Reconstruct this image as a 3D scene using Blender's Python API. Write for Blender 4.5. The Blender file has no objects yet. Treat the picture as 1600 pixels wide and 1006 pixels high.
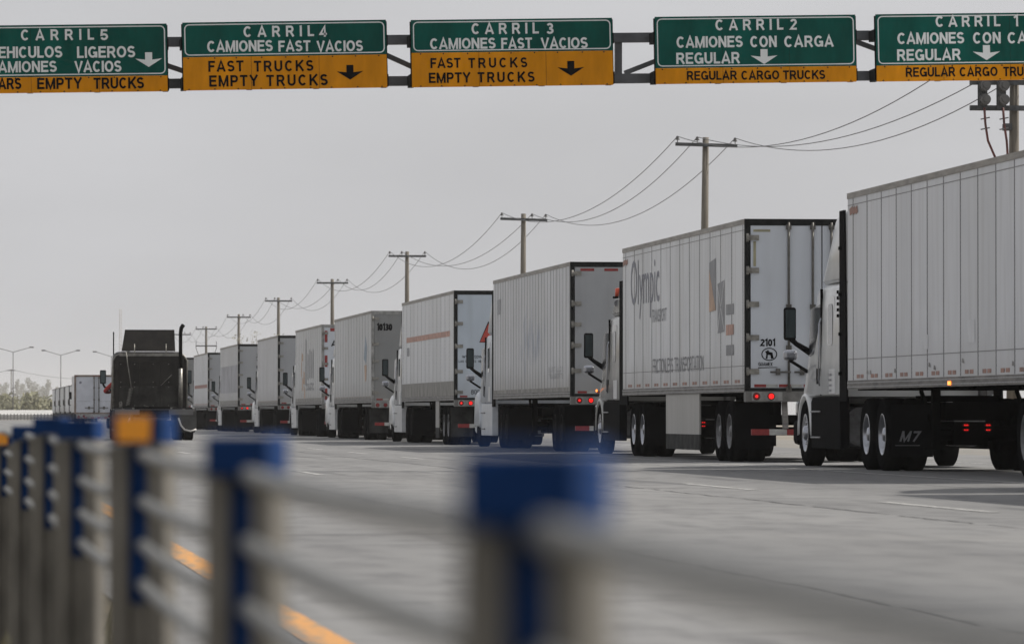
import bpy, math, random
from mathutils import Vector, Matrix
R = math.radians
random.seed(7)
SC = bpy.context.scene
COL = SC.collection

# ------------------------------------------------------------------ camera, sky, sun, exposure
F = 8190.0                      # focal length in pixels of the 1600 px photograph
CZ = 0.8
YAW = math.atan(880 / F)
PITCH = math.atan(145 / F)
cam_d = bpy.data.cameras.new("camera")
cam = bpy.data.objects.new("camera", cam_d)
COL.objects.link(cam)
cam.location = (0, 0, CZ)
cam.rotation_euler = (R(90) + PITCH, 0, -YAW)
cam_d.sensor_width = 36
cam_d.lens = F / 1600 * 36
cam_d.clip_start = 0.05
cam_d.clip_end = 9000
cam_d.dof.use_dof = True
cam_d.dof.focus_distance = 105
cam_d.dof.aperture_fstop = 8.0
SC.camera = cam

SUN_EL, SUN_AZ = R(50.7), R(79.7)      # azimuth from +Y towards +X
SDIR = Vector((math.cos(SUN_EL) * math.sin(SUN_AZ), math.cos(SUN_EL) * math.cos(SUN_AZ), math.sin(SUN_EL)))
W = bpy.data.worlds.new("World")
SC.world = W
W.use_nodes = True
nt = W.node_tree
nt.nodes.clear()
out = nt.nodes.new("ShaderNodeOutputWorld")
bg = nt.nodes.new("ShaderNodeBackground")
sky = nt.nodes.new("ShaderNodeTexSky")
sky.sky_type = 'NISHITA'
sky.sun_disc = False
sky.sun_elevation = SUN_EL
sky.sun_rotation = SUN_AZ
sky.air_density = 1.0
sky.dust_density = 7.0
sky.ozone_density = 1.0
hs = nt.nodes.new("ShaderNodeHueSaturation")
hs.inputs['Saturation'].default_value = 0.4
mx = nt.nodes.new("ShaderNodeMix")
mx.data_type = 'RGBA'
mx.inputs[0].default_value = 0.6
mx.inputs[7].default_value = (7.7, 7.75, 8.05, 1)      # even dust veil, same units as the sky
nt.links.new(sky.outputs[0], hs.inputs['Color'])
tcw = nt.nodes.new("ShaderNodeTexCoord")
mpw = nt.nodes.new("ShaderNodeMapping")
mpw.inputs['Scale'].default_value = (5, 5, 16)
nzw = nt.nodes.new("ShaderNodeTexNoise")
nzw.inputs['Scale'].default_value = 1.3
nzw.inputs['Detail'].default_value = 4
mrw = nt.nodes.new("ShaderNodeMapRange")
mrw.inputs[1].default_value = 0.3
mrw.inputs[2].default_value = 0.7
mrw.inputs[3].default_value = 0.55
mrw.inputs[4].default_value = 0.66
nt.links.new(tcw.outputs['Generated'], mpw.inputs[0])
nt.links.new(mpw.outputs[0], nzw.inputs['Vector'])
nt.links.new(nzw.outputs[0], mrw.inputs[0])
nt.links.new(mrw.outputs[0], mx.inputs[0])
nt.links.new(hs.outputs[0], mx.inputs[6])
nt.links.new(mx.outputs[2], bg.inputs[0])
bg.inputs[1].default_value = 0.109
nt.links.new(bg.outputs[0], out.inputs[0])
sun_d = bpy.data.lights.new("sun", 'SUN')
sun_d.energy = 4.6
sun_d.angle = R(0.6)
sun_d.color = (1, 0.95, 0.87)
sun = bpy.data.objects.new("sun", sun_d)
COL.objects.link(sun)
sun.rotation_euler = (-SDIR).to_track_quat('-Z', 'Y').to_euler()
sun.location = (60, 60, 60)
SC.view_settings.view_transform = 'Standard'
SC.view_settings.look = 'None'
SC.view_settings.exposure = 0.0
SC.view_settings.gamma = 1.0
SC.cycles.max_bounces = 6
SC.cycles.volume_bounces = 1
SC.cycles.use_denoising = True

FWD = Vector((math.sin(YAW) * math.cos(PITCH), math.cos(YAW) * math.cos(PITCH), math.sin(PITCH)))
RGT = Vector((math.cos(YAW), -math.sin(YAW), 0))
UPV = RGT.cross(FWD)
CAM = Vector((0, 0, CZ))

def at(px, py, Y):
    """Point on the plane y = Y that the photograph shows at (px, py)."""
    d = FWD * F + RGT * (px - 800) + UPV * (503 - py)
    return CAM + d * (Y / d.y)

def y_at(px, X):
    d = FWD * F + RGT * (px - 800) + UPV * (503 - 648)
    return X * d.y / d.x

# ------------------------------------------------------------------ materials
MATS = {}
def M(name, col, rough=0.6, metal=0.0, var=0.12, scale=3.0, stretch=(1, 1, 1), emit=0.0, bump=0.0, tint=None, spec=0.5):
    if name in MATS:
        return MATS[name]
    m = bpy.data.materials.new(name)
    m.use_nodes = True
    t = m.node_tree
    b = t.nodes['Principled BSDF']
    b.inputs['Roughness'].default_value = rough
    b.inputs['Metallic'].default_value = metal
    b.inputs['Specular IOR Level'].default_value = spec
    c4 = (*col, 1)
    tc = t.nodes.new("ShaderNodeTexCoord")
    mp = t.nodes.new("ShaderNodeMapping")
    mp.inputs['Scale'].default_value = stretch
    no = t.nodes.new("ShaderNodeTexNoise")
    no.inputs['Scale'].default_value = scale
    no.inputs['Detail'].default_value = 6
    no.inputs['Roughness'].default_value = 0.6
    mr = t.nodes.new("ShaderNodeMapRange")
    mr.inputs[1].default_value = 0.3
    mr.inputs[2].default_value = 0.7
    mi = t.nodes.new("ShaderNodeMix")
    mi.data_type = 'RGBA'
    lo = tint if tint else tuple(c * (1 - 2 * var) for c in col)
    mi.inputs[6].default_value = (*lo, 1)
    mi.inputs[7].default_value = (*(min(1, c * (1 + var * 0.4)) for c in col), 1)
    t.links.new(tc.outputs['Object'], mp.inputs[0])
    t.links.new(mp.outputs[0], no.inputs['Vector'])
    t.links.new(no.outputs[0], mr.inputs[0])
    t.links.new(mr.outputs[0], mi.inputs[0])
    t.links.new(mi.outputs[2], b.inputs['Base Color'])
    if bump:
        bp = t.nodes.new("ShaderNodeBump")
        bp.inputs['Strength'].default_value = bump
        bp.inputs['Distance'].default_value = 0.02
        t.links.new(no.outputs[0], bp.inputs['Height'])
        t.links.new(bp.outputs[0], b.inputs['Normal'])
    if emit:
        b.inputs['Emission Color'].default_value = c4
        b.inputs['Emission Strength'].default_value = emit
    MATS[name] = m
    return m

def math_node(t, op, a, b=None, c=None):
    n = t.nodes.new("ShaderNodeMath")
    n.operation = op
    for i, v in enumerate((a, b, c)):
        if v is None:
            continue
        if isinstance(v, (int, float)):
            n.inputs[i].default_value = v
        else:
            t.links.new(v, n.inputs[i])
    return n.outputs[0]

def mix_node(t, fac, a, b):
    n = t.nodes.new("ShaderNodeMix")
    n.data_type = 'RGBA'
    for i, v in ((0, fac), (6, a), (7, b)):
        if isinstance(v, (int, float)):
            n.inputs[i].default_value = v
        elif isinstance(v, tuple):
            n.inputs[i].default_value = (*v, 1)
        else:
            t.links.new(v, n.inputs[i])
    return n.outputs[2]

def noise_node(t, vec, scale, stretch=(1, 1, 1), detail=6, loc=(0, 0, 0)):
    mp = t.nodes.new("ShaderNodeMapping")
    mp.inputs['Scale'].default_value = stretch
    mp.inputs['Location'].default_value = loc
    t.links.new(vec, mp.inputs[0])
    no = t.nodes.new("ShaderNodeTexNoise")
    no.inputs['Scale'].default_value = scale
    no.inputs['Detail'].default_value = detail
    t.links.new(mp.outputs[0], no.inputs['Vector'])
    return no.outputs[0]

def ramp(t, v, a, b, lo=0.0, hi=1.0):
    mr = t.nodes.new("ShaderNodeMapRange")
    mr.interpolation_type = 'SMOOTHSTEP'
    for i, x in enumerate((a, b, lo, hi)):
        mr.inputs[1 + i].default_value = x
    t.links.new(v, mr.inputs[0])
    return mr.outputs[0]

def trailer_sheet(name, col, dirt=0.5, seed=0.0, patch=None, rough=0.45):
    """Painted aluminium sheet: rain streaks, splash grime low down, optional faded patch (y, z, size, colour)."""
    m = bpy.data.materials.new(name)
    m.use_nodes = True
    t = m.node_tree
    b = t.nodes['Principled BSDF']
    b.inputs['Roughness'].default_value = rough
    tc = t.nodes.new("ShaderNodeTexCoord")
    v = tc.outputs['Object']
    sp = t.nodes.new("ShaderNodeSeparateXYZ")
    t.links.new(v, sp.inputs[0])
    st = noise_node(t, v, 1.0, (3, 4.5, 0.35), 8, (seed, seed, seed))
    big = noise_node(t, v, 0.9, (1, 1, 1), 5, (seed * 2, 0, 3))
    pn = math_node(t, 'FLOOR', math_node(t, 'DIVIDE', math_node(t, 'SUBTRACT', sp.outputs['Y'], 0.28), 1.185))
    wn = t.nodes.new("ShaderNodeTexWhiteNoise")
    wn.noise_dimensions = '1D'
    t.links.new(math_node(t, 'ADD', pn, seed * 3.7), wn.inputs['W'])
    pc0 = mix_node(t, wn.outputs['Value'], (col[0] * .90, col[1] * .90, col[2] * .895), (col[0] * 1.05, col[1] * 1.05, col[2] * 1.06))
    f1 = math_node(t, 'MULTIPLY', ramp(t, st, 0.42, 0.72), 0.5 * dirt + 0.12)
    c = mix_node(t, f1, pc0, (col[0] * 0.58, col[1] * 0.56, col[2] * 0.53))
    f2 = math_node(t, 'MULTIPLY', ramp(t, big, 0.4, 0.7), 0.25)
    c = mix_node(t, f2, c, (col[0] * 0.72, col[1] * 0.73, col[2] * 0.76))
    hz = math_node(t, 'ADD', sp.outputs['Z'], math_node(t, 'MULTIPLY', math_node(t, 'SUBTRACT', st, 0.5), 1.6))
    f3 = math_node(t, 'MULTIPLY', ramp(t, hz, 1.15, 2.0, 1.0, 0.0), 0.75 * dirt)
    c = mix_node(t, f3, c, (0.20, 0.18, 0.155))
    if patch:
        py, pz, sy, sz, pc, amt = patch
        a = math_node(t, 'DIVIDE', math_node(t, 'SUBTRACT', sp.outputs['Y'], py), sy)
        d = math_node(t, 'DIVIDE', math_node(t, 'SUBTRACT', sp.outputs['Z'], pz), sz)
        r = math_node(t, 'ADD', math_node(t, 'MULTIPLY', a, a), math_node(t, 'MULTIPLY', d, d))
        n2 = noise_node(t, v, 1.6, (1, 1.2, 1.2), 7, (9, seed, 1))
        r = math_node(t, 'ADD', r, math_node(t, 'MULTIPLY', math_node(t, 'ADD', n2, math_node(t, 'MULTIPLY', st, 1.2)), 3.2))
        f4 = math_node(t, 'MULTIPLY', ramp(t, r, 3.0, 4.3, 1.0, 0.0), amt)
        c = mix_node(t, f4, c, pc)
    t.links.new(c, b.inputs['Base Color'])
    bn = noise_node(t, v, 1.0, (1, 0.9, 0.7), 4, (seed, 1, 2))
    bp = t.nodes.new("ShaderNodeBump")
    bp.inputs['Strength'].default_value = 0.35
    bp.inputs['Distance'].default_value = 0.05
    t.links.new(bn, bp.inputs['Height'])
    t.links.new(bp.outputs[0], b.inputs['Normal'])
    MATS[name] = m
    return m

def rivet_mat(name, base, dark, pitch=0.075):
    m = bpy.data.materials.new(name)
    m.use_nodes = True
    t = m.node_tree
    b = t.nodes['Principled BSDF']
    b.inputs['Roughness'].default_value = 0.5
    tc = t.nodes.new("ShaderNodeTexCoord")
    sp = t.nodes.new("ShaderNodeSeparateXYZ")
    t.links.new(tc.outputs['Object'], sp.inputs[0])
    s = math_node(t, 'SINE', math_node(t, 'MULTIPLY', math_node(t, 'ADD', sp.outputs['Z'], sp.outputs['Y']), 2 * math.pi / pitch))
    c = mix_node(t, ramp(t, s, -0.2, 0.5), base, dark)
    t.links.new(c, b.inputs['Base Color'])
    MATS[name] = m
    return m

# ------------------------------------------------------------------ mesh helper
class MB:
    def __init__(s):
        s.v, s.f, s.m, s.sm = [], [], [], []
    def face(s, idx, m=0, smooth=False):
        s.f.append(idx); s.m.append(m); s.sm.append(smooth)
    def quad(s, pts, m=0):
        n = len(s.v)
        s.v += [tuple(p) for p in pts]
        s.face(list(range(n, n + len(pts))), m)
        return s
    def box(s, x0, x1, y0, y1, z0, z1, m=0):
        n = len(s.v)
        s.v += [(x0, y0, z0), (x1, y0, z0), (x1, y1, z0), (x0, y1, z0), (x0, y0, z1), (x1, y0, z1), (x1, y1, z1), (x0, y1, z1)]
        for q in ((0, 3, 2, 1), (4, 5, 6, 7), (0, 1, 5, 4), (1, 2, 6, 5), (2, 3, 7, 6), (3, 0, 4, 7)):
            s.face([n + i for i in q], m)
        return s
    def bar(s, a, b, w, h, m=0):
        """square bar from a to b"""
        a, b = Vector(a), Vector(b)
        d = (b - a).normalized()
        u = d.cross(Vector((0, 0, 1)))
        if u.length < 1e-3:
            u = Vector((1, 0, 0))
        u.normalize()
        k = u.cross(d)
        n = len(s.v)
        for p in (a, b):
            for sx, sz in ((-1, -1), (1, -1), (1, 1), (-1, 1)):
                s.v.append(tuple(p + u * (sx * w / 2) + k * (sz * h / 2)))
        for q in ((0, 1, 2, 3), (7, 6, 5, 4), (0, 4, 5, 1), (1, 5, 6, 2), (2, 6, 7, 3), (3, 7, 4, 0)):
            s.face([n + i for i in q], m)
        return s
    def tube(s, pts, r, n=8, m=0, cap=True):
        pts = [Vector(p) for p in pts]
        rs = r if isinstance(r, (list, tuple)) else [r] * len(pts)
        base = len(s.v)
        u = None
        for i, p in enumerate(pts):
            d = (pts[min(i + 1, len(pts) - 1)] - pts[max(i - 1, 0)]).normalized()
            if u is None:
                u = d.cross(Vector((0, 0, 1)))
                if u.length < 1e-3:
                    u = Vector((1, 0, 0))
            u = (u - d * u.dot(d)).normalized()
            k = d.cross(u)
            for j in range(n):
                a = 2 * math.pi * j / n
                s.v.append(tuple(p + (u * math.cos(a) + k * math.sin(a)) * rs[i]))
        for i in range(len(pts) - 1):
            for j in range(n):
                j2 = (j + 1) % n
                s.face([base + i * n + j, base + i * n + j2, base + (i + 1) * n + j2, base + (i + 1) * n + j], m, True)
        if cap:
            s.face([base + j for j in range(n)][::-1], m)
            s.face([base + (len(pts) - 1) * n + j for j in range(n)], m)
        return s
    def loft(s, rings, m=0, smooth=True, cap=True, mfun=None):
        base = len(s.v)
        n = len(rings[0])
        for r in rings:
            s.v += [tuple(p) for p in r]
        for i in range(len(rings) - 1):
            for j in range(n):
                j2 = (j + 1) % n
                s.face([base + i * n + j, base + i * n + j2, base + (i + 1) * n + j2, base + (i + 1) * n + j], mfun(i, j) if mfun else m, smooth)
        if cap:
            s.face([base + j for j in range(n)][::-1], m)
            s.face([base + (len(rings) - 1) * n + j for j in range(n)], m)
        return s
    def lathe_x(s, prof, n=28, m=0, x0=0, y0=0, z0=0, closed=False, mlist=None):
        rings = [[(x0 + x, y0 + r * math.cos(2 * math.pi * j / n), z0 + r * math.sin(2 * math.pi * j / n)) for j in range(n)] for x, r in prof]
        return s.loft(rings, m, True, not closed, (lambda i, j: mlist[i]) if mlist else None)
    def lathe_z(s, prof, n=16, m=0, x0=0, y0=0):
        rings = [[(x0 + r * math.cos(2 * math.pi * j / n), y0 + r * math.sin(2 * math.pi * j / n), z) for j in range(n)] for z, r in prof]
        return s.loft(rings, m)
    def prism(s, poly, x0, x1, m=0, axis='x'):
        """polygon in (y,z) extruded along x, or in (x,z) along y"""
        n = len(poly)
        b = len(s.v)
        for e in (x0, x1):
            for p, q in poly:
                s.v.append((e, p, q) if axis == 'x' else (p, e, q))
        s.face([b + i for i in range(n)][::-1], m)
        s.face([b + n + i for i in range(n)], m)
        for i in range(n):
            j = (i + 1) % n
            s.face([b + i, b + j, b + n + j, b + n + i], m)
        return s
    def mesh(s, name, mats):
        me = bpy.data.meshes.new(name)
        me.from_pydata(s.v, [], s.f)
        for m in (mats if isinstance(mats, (list, tuple)) else [mats]):
            me.materials.append(m)
        me.polygons.foreach_set("material_index", s.m)
        me.polygons.foreach_set("use_smooth", s.sm)
        me.update()
        import bmesh
        bm = bmesh.new()
        bm.from_mesh(me)
        bmesh.ops.recalc_face_normals(bm, faces=bm.faces)
        bm.to_mesh(me)
        bm.free()
        return me
    def build(s, name, mats, parent=None, loc=(0, 0, 0), bevel=0.0):
        return link(name, s.mesh(name, mats), parent, loc, bevel)

def link(name, me, parent=None, loc=(0, 0, 0), bevel=0.0):
    o = bpy.data.objects.new(name, me)
    COL.objects.link(o)
    o.location = loc
    o.parent = parent
    if bevel:
        b = o.modifiers.new("bevel", 'BEVEL')
        b.width = bevel
        b.segments = 2
        b.limit_method = 'ANGLE'
    return o

def tag(o, label=None, cat=None, group=None, kind=None):
    for k, v in (("label", label), ("category", cat), ("group", group), ("kind", kind)):
        if v:
            o[k] = v
    return o

def thing(name, label, cat, loc=(0, 0, 0), group=None, rz=0):
    o = bpy.data.objects.new(name, None)
    COL.objects.link(o)
    o.location = loc
    o.rotation_euler = (0, 0, rz)
    return tag(o, label, cat, group)

def copy_tree(o, parent=None):
    c = o.copy()
    COL.objects.link(c)
    c.parent = parent
    for ch in o.children:
        copy_tree(ch, c)
    return c

_fc = {}
def text_shape(s, bold=0.0, spacing=1.0):
    k = (s, bold, spacing)
    if k not in _fc:
        cu = bpy.data.curves.new("t", 'FONT')
        cu.body = s
        cu.offset = bold
        cu.space_character = spacing
        cu.resolution_u = 3
        o = bpy.data.objects.new("t", cu)
        COL.objects.link(o)
        dg = bpy.context.evaluated_depsgraph_get()
        dg.update()
        me = bpy.data.meshes.new_from_object(o.evaluated_get(dg))
        vs = [v.co.copy() for v in me.vertices]
        fs = [list(p.vertices) for p in me.polygons]
        bpy.data.objects.remove(o)
        bpy.data.meshes.remove(me)
        xs = [v.x for v in vs]; ys = [v.y for v in vs]
        x0, x1, y0, y1 = min(xs), max(xs), min(ys), max(ys)
        _fc[k] = ([((v.x - x0) / (x1 - x0), (v.y - y0) / (y1 - y0)) for v in vs], fs)
    return _fc[k]

def text_into(mb, s, org, u, v, w, h, m=0, bold=0.012, spacing=1.0):
    """lettering whose box has lower-left corner org, directions u, v, size w x h"""
    vs, fs = text_shape(s, bold, spacing)
    org, u, v = Vector(org), Vector(u), Vector(v)
    b = len(mb.v)
    mb.v += [tuple(org + u * (a * w) + v * (c * h)) for a, c in vs]
    for f in fs:
        mb.face([b + i for i in f], m)

# plain road-sign capitals, drawn as strokes of even width
def arc(cx, cy, rx, ry, a0, a1, n=14):
    return [(cx + rx * math.cos(R(a0 + (a1 - a0) * k / n)), cy + ry * math.sin(R(a0 + (a1 - a0) * k / n))) for k in range(n + 1)]
def glyph(ch, t):
    h = t / 2
    H_ = 1 - h
    def bowl(w, y0, y1, x0=h, closed=True):
        m_ = (y0 + y1) / 2
        ry = (y1 - y0) / 2
        return [(x0, y1)] + arc(w - h - ry * .8, m_, ry * .8, ry, 90, -90, 10) + [(x0, y0)]
    G = {
        'A': (.80, [[(h * .7, 0), (.40, 1 - h * .3), (.80 - h * .7, 0)], [(.17, .29), (.63, .29)]]),
        'B': (.70, [[(h, 0), (h, 1)], bowl(.68, .5, H_), bowl(.70, h, .5)]),
        'C': (.76, [arc(.38, .5, .38 - h, .5 - h, 42, 318, 22)]),
        'D': (.74, [[(h, 0), (h, 1)], [(h, H_)] + arc(.32, .5, .42 - h, .5 - h, 90, -90, 14) + [(h, h)]]),
        'E': (.66, [[(.66, H_), (h, H_), (h, h), (.66, h)], [(h, .52), (.60, .52)]]),
        'F': (.62, [[(.62, H_), (h, H_), (h, 0)], [(h, .50), (.55, .50)]]),
        'G': (.80, [arc(.40, .5, .40 - h, .5 - h, 42, 340, 22), [(.44, .44), (.80 - h, .44), (.80 - h, .02)]]),
        'H': (.72, [[(h, 0), (h, 1)], [(.72 - h, 0), (.72 - h, 1)], [(h, .52), (.72 - h, .52)]]),
        'I': (t, [[(h, 0), (h, 1)]]),
        'K': (.72, [[(h, 0), (h, 1)], [(.68, 1), (h * 1.4, .40)], [(.30, .58), (.70, 0)]]),
        'L': (.58, [[(h, 1), (h, h), (.58, h)]]),
        'M': (.88, [[(h, 0), (h, 1)], [(.88 - h, 0), (.88 - h, 1)], [(h, .97), (.44, .06), (.88 - h, .97)]]),
        'N': (.74, [[(h, 0), (h, 1)], [(.74 - h, 0), (.74 - h, 1)], [(h, .98), (.74 - h, .02)]]),
        'O': (.82, [arc(.41, .5, .41 - h, .5 - h, 90, 451, 28)]),
        'P': (.68, [[(h, 0), (h, 1)], bowl(.68, .44, H_)]),
        'R': (.74, [[(h, 0), (h, 1)], bowl(.70, .47, H_), [(.40, .46), (.68, 0)]]),
        'S': (.68, [arc(.34, .5 + (.5 - h) / 2, .33 - h, (.5 - h) / 2, 25, 270, 14) + arc(.34, .5 - (.5 - h) / 2, .34 - h, (.5 - h) / 2, 90, -155, 14)[1:]]),
        'T': (.68, [[(0, H_), (.68, H_)], [(.34, H_ - h), (.34, 0)]]),
        'U': (.72, [[(h, 1)] + arc(.36, .36, .36 - h, .36 - h, 180, 360, 14) + [(.72 - h, 1)]]),
        'V': (.76, [[(h * .7, 1), (.38, h * .3), (.76 - h * .7, 1)]]),
        'X': (.72, [[(h, 0), (.72 - h, 1)], [(h, 1), (.72 - h, 0)]]),
        'W': (1.0, [[(h * .7, 1), (.27, h * .3), (.5, .95), (.73, h * .3), (1 - h * .7, 1)]]),
        'Y': (.76, [[(h * .7, 1), (.38, .45), (.76 - h * .7, 1)], [(.38, .47), (.38, 0)]]),
        '0': (.66, [arc(.33, .5, .33 - h, .5 - h, 90, 451, 24)]),
        '1': (.40, [[(.30, 0), (.30, .98), (.04, .78)]]),
        '2': (.66, [arc(.33, .70, .33 - h, .30 - h, 165, -20, 12) + [(.06, h), (.66, h)]]),
        '3': (.66, [arc(.32, .72, .30 - h, .28 - h, 160, -80, 12) + arc(.32, .28, .34 - h, .28 - h, 80, -160, 12)]),
        '4': (.70, [[(.70, .25), (.06, .25), (.50, .97), (.50, 0)]]),
        '5': (.66, [[(.60, H_), (.14, H_), (.10, .48)] + arc(.32, .32, .34 - h, .32 - h, 130, -160, 14)]),
        '7': (.62, [[(0, H_), (.56, H_), (.22, 0)]]),
        '8': (.66, [arc(.33, .73, .28 - h, .27 - h, 90, 451, 18), arc(.33, .27, .33 - h, .27, 90, 451, 18)]),
        '.': (t, [[(h, 0), (h, t)]]),
        ' ': (.36, []),
    }
    return G[ch]
def stroke_text(mb, s, org, u, v, w, h, t=.165, m=0, kx=.92):
    org, u, v = Vector(org), Vector(u), Vector(v)
    nrm = u.cross(v)
    gl = [glyph(c, t) for c in s]
    tot = sum(g[0] for g in gl) * h
    kx = min(kx, w / tot * .90)
    gap = (w - tot * kx) / max(1, len(s) - 1)
    if len(s) == 1:
        kx = w / tot
    x = 0.0
    lay = 0
    for g in gl:
        for pl in g[1]:
            pts = [Vector((x / h + p[0] * kx, p[1])) for p in pl]
            lay += 1
            off = nrm * (.0004 * (lay % 4))
            L_, R_ = [], []
            for i, p in enumerate(pts):
                d0 = (p - pts[i - 1]).normalized() if i else None
                d1 = (pts[i + 1] - p).normalized() if i + 1 < len(pts) else None
                d = ((d0 or d1) + (d1 or d0)).normalized()
                n_ = Vector((-d.y, d.x))
                k = 1.0
                if d0 and d1:
                    k = min(1.9, 1 / max(.2, d.dot(d1)))
                L_.append(p + n_ * (t / 2 * k)); R_.append(p - n_ * (t / 2 * k))
            b = len(mb.v)
            for a, c in zip(L_, R_):
                mb.v.append(tuple(org + u * (a.x * h) + v * (a.y * h) + off))
                mb.v.append(tuple(org + u * (c.x * h) + v * (c.y * h) + off))
            for i in range(len(pts) - 1):
                mb.face([b + 2 * i + 1, b + 2 * i + 3, b + 2 * i + 2, b + 2 * i], m)
        x += g[0] * kx * h + gap

# ------------------------------------------------------------------ shared materials
def setup_mats():
    M('tyre', (0.010, 0.010, 0.0105), 0.9, var=0.25, scale=6, spec=0.0)
    M('chassis', (0.007, 0.007, 0.007), 0.8, var=0.3, scale=4, spec=0.0)
    M('chrome', (0.36, 0.37, 0.40), 0.25, 1.0, var=0.1)
    M('steel_rim', (0.19, 0.19, 0.195), 0.45, 0.5, var=0.25, scale=8)
    M('dark_rim', (0.02, 0.02, 0.02), 0.8, 0.0, spec=0.05, var=0.25, scale=8)
    M('black_plastic', (0.007, 0.007, 0.008), 0.6, var=0.2, spec=0.005)
    M('dark_glass', (0.012, 0.014, 0.016), 0.06, var=0.0, spec=0.7)
    M('side_glass', (0.014, 0.016, 0.02), 0.15, var=0.1, spec=0.12)
    M('mirror_glass', (0.06, 0.08, 0.085), 0.08, 0.6, var=0.0)
    M('white_paint', (0.62, 0.63, 0.63), 0.22, var=0.08, scale=2)
    M('white_paint_dull', (0.50, 0.51, 0.52), 0.35, var=0.14, scale=2)
    M('pale_blue_paint', (0.50, 0.53, 0.57), 0.3, var=0.12, scale=2)
    M('red_tape', (0.24, 0.015, 0.014), 0.6, var=0.2, scale=9)
    M('white_tape', (0.38, 0.38, 0.36), 0.4, var=0.2, scale=9)
    M('faded_tape', (0.36, 0.17, 0.12), 0.5, var=0.35, scale=9)
    M('red_lamp_lit', (1.0, 0.012, 0.01), 0.3, var=0.0, emit=0.9)
    M('red_lamp', (0.16, 0.008, 0.008), 0.25, var=0.1)
    M('amber_lamp_lit', (1.0, 0.25, 0.03), 0.3, var=0.0, emit=2.5)
    M('amber_plastic', (0.6, 0.07, 0.02), 0.3, var=0.1)
    M('dark_frame', (0.022, 0.023, 0.023), 0.7, var=0.3, scale=5, spec=0.04)
    M('grey_frame', (0.30, 0.30, 0.29), 0.5, 0.3, var=0.25, scale=5)
    M('rail_dirty', (0.17, 0.158, 0.145), 0.6, var=0.35, scale=4, stretch=(1, .5, 3))
    M('top_rail', (0.30, 0.28, 0.25), 0.55, var=0.25, scale=4, stretch=(1, .4, 3))
    M('hinge', (0.25, 0.24, 0.215), 0.6, 0.1, var=0.3, scale=9)
    M('rod', (0.11, 0.105, 0.095), 0.55, 0.4, var=0.3, scale=9)
    M('ink_black', (0.008, 0.008, 0.009), 0.7, var=0.1, spec=0.02)
    M('ink_slate', (0.19, 0.20, 0.25), 0.5, var=0.3, scale=6)
    M('ink_faint', (0.30, 0.31, 0.33), 0.5, var=0.3, scale=6)
    M('ink_grey', (0.21, 0.215, 0.23), 0.5, var=0.2, scale=4)
    M('ink_tan', (0.47, 0.29, 0.18), 0.5, var=0.2, scale=4)
    M('ink_salmon', (0.50, 0.25, 0.18), 0.5, var=0.3, scale=3)
    M('ink_red', (0.42, 0.045, 0.03), 0.5, var=0.2, scale=4)
    M('ink_blue', (0.24, 0.33, 0.42), 0.5, var=0.3, scale=6)
    M('orange_panel', (0.55, 0.12, 0.03), 0.5, var=0.2)
    M('mudflap', (0.010, 0.010, 0.011), 0.8, var=0.25, spec=0.0)
    M('mudflap_pale', (0.07, 0.07, 0.068), 0.8, var=0.3, spec=0.05)
    M('white_ink', (0.22, 0.22, 0.225), 0.5, var=0.1)
    M('yellow_drum', (0.16, 0.13, 0.015), 0.7, var=0.3)
    M('old_tape', (0.33, 0.31, 0.20), 0.6, var=0.2)
    rivet_mat('rivets', (0.24, 0.24, 0.245), (0.035, 0.035, 0.04), 0.06)
    rivet_mat('rivets_fine', (0.42, 0.42, 0.42), (0.16, 0.16, 0.165), 0.1)
    M('seam_soft', (0.26, 0.26, 0.265), 0.6, var=0.3, scale=4, stretch=(1, 1, .3))
setup_mats()
K = MATS

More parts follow.
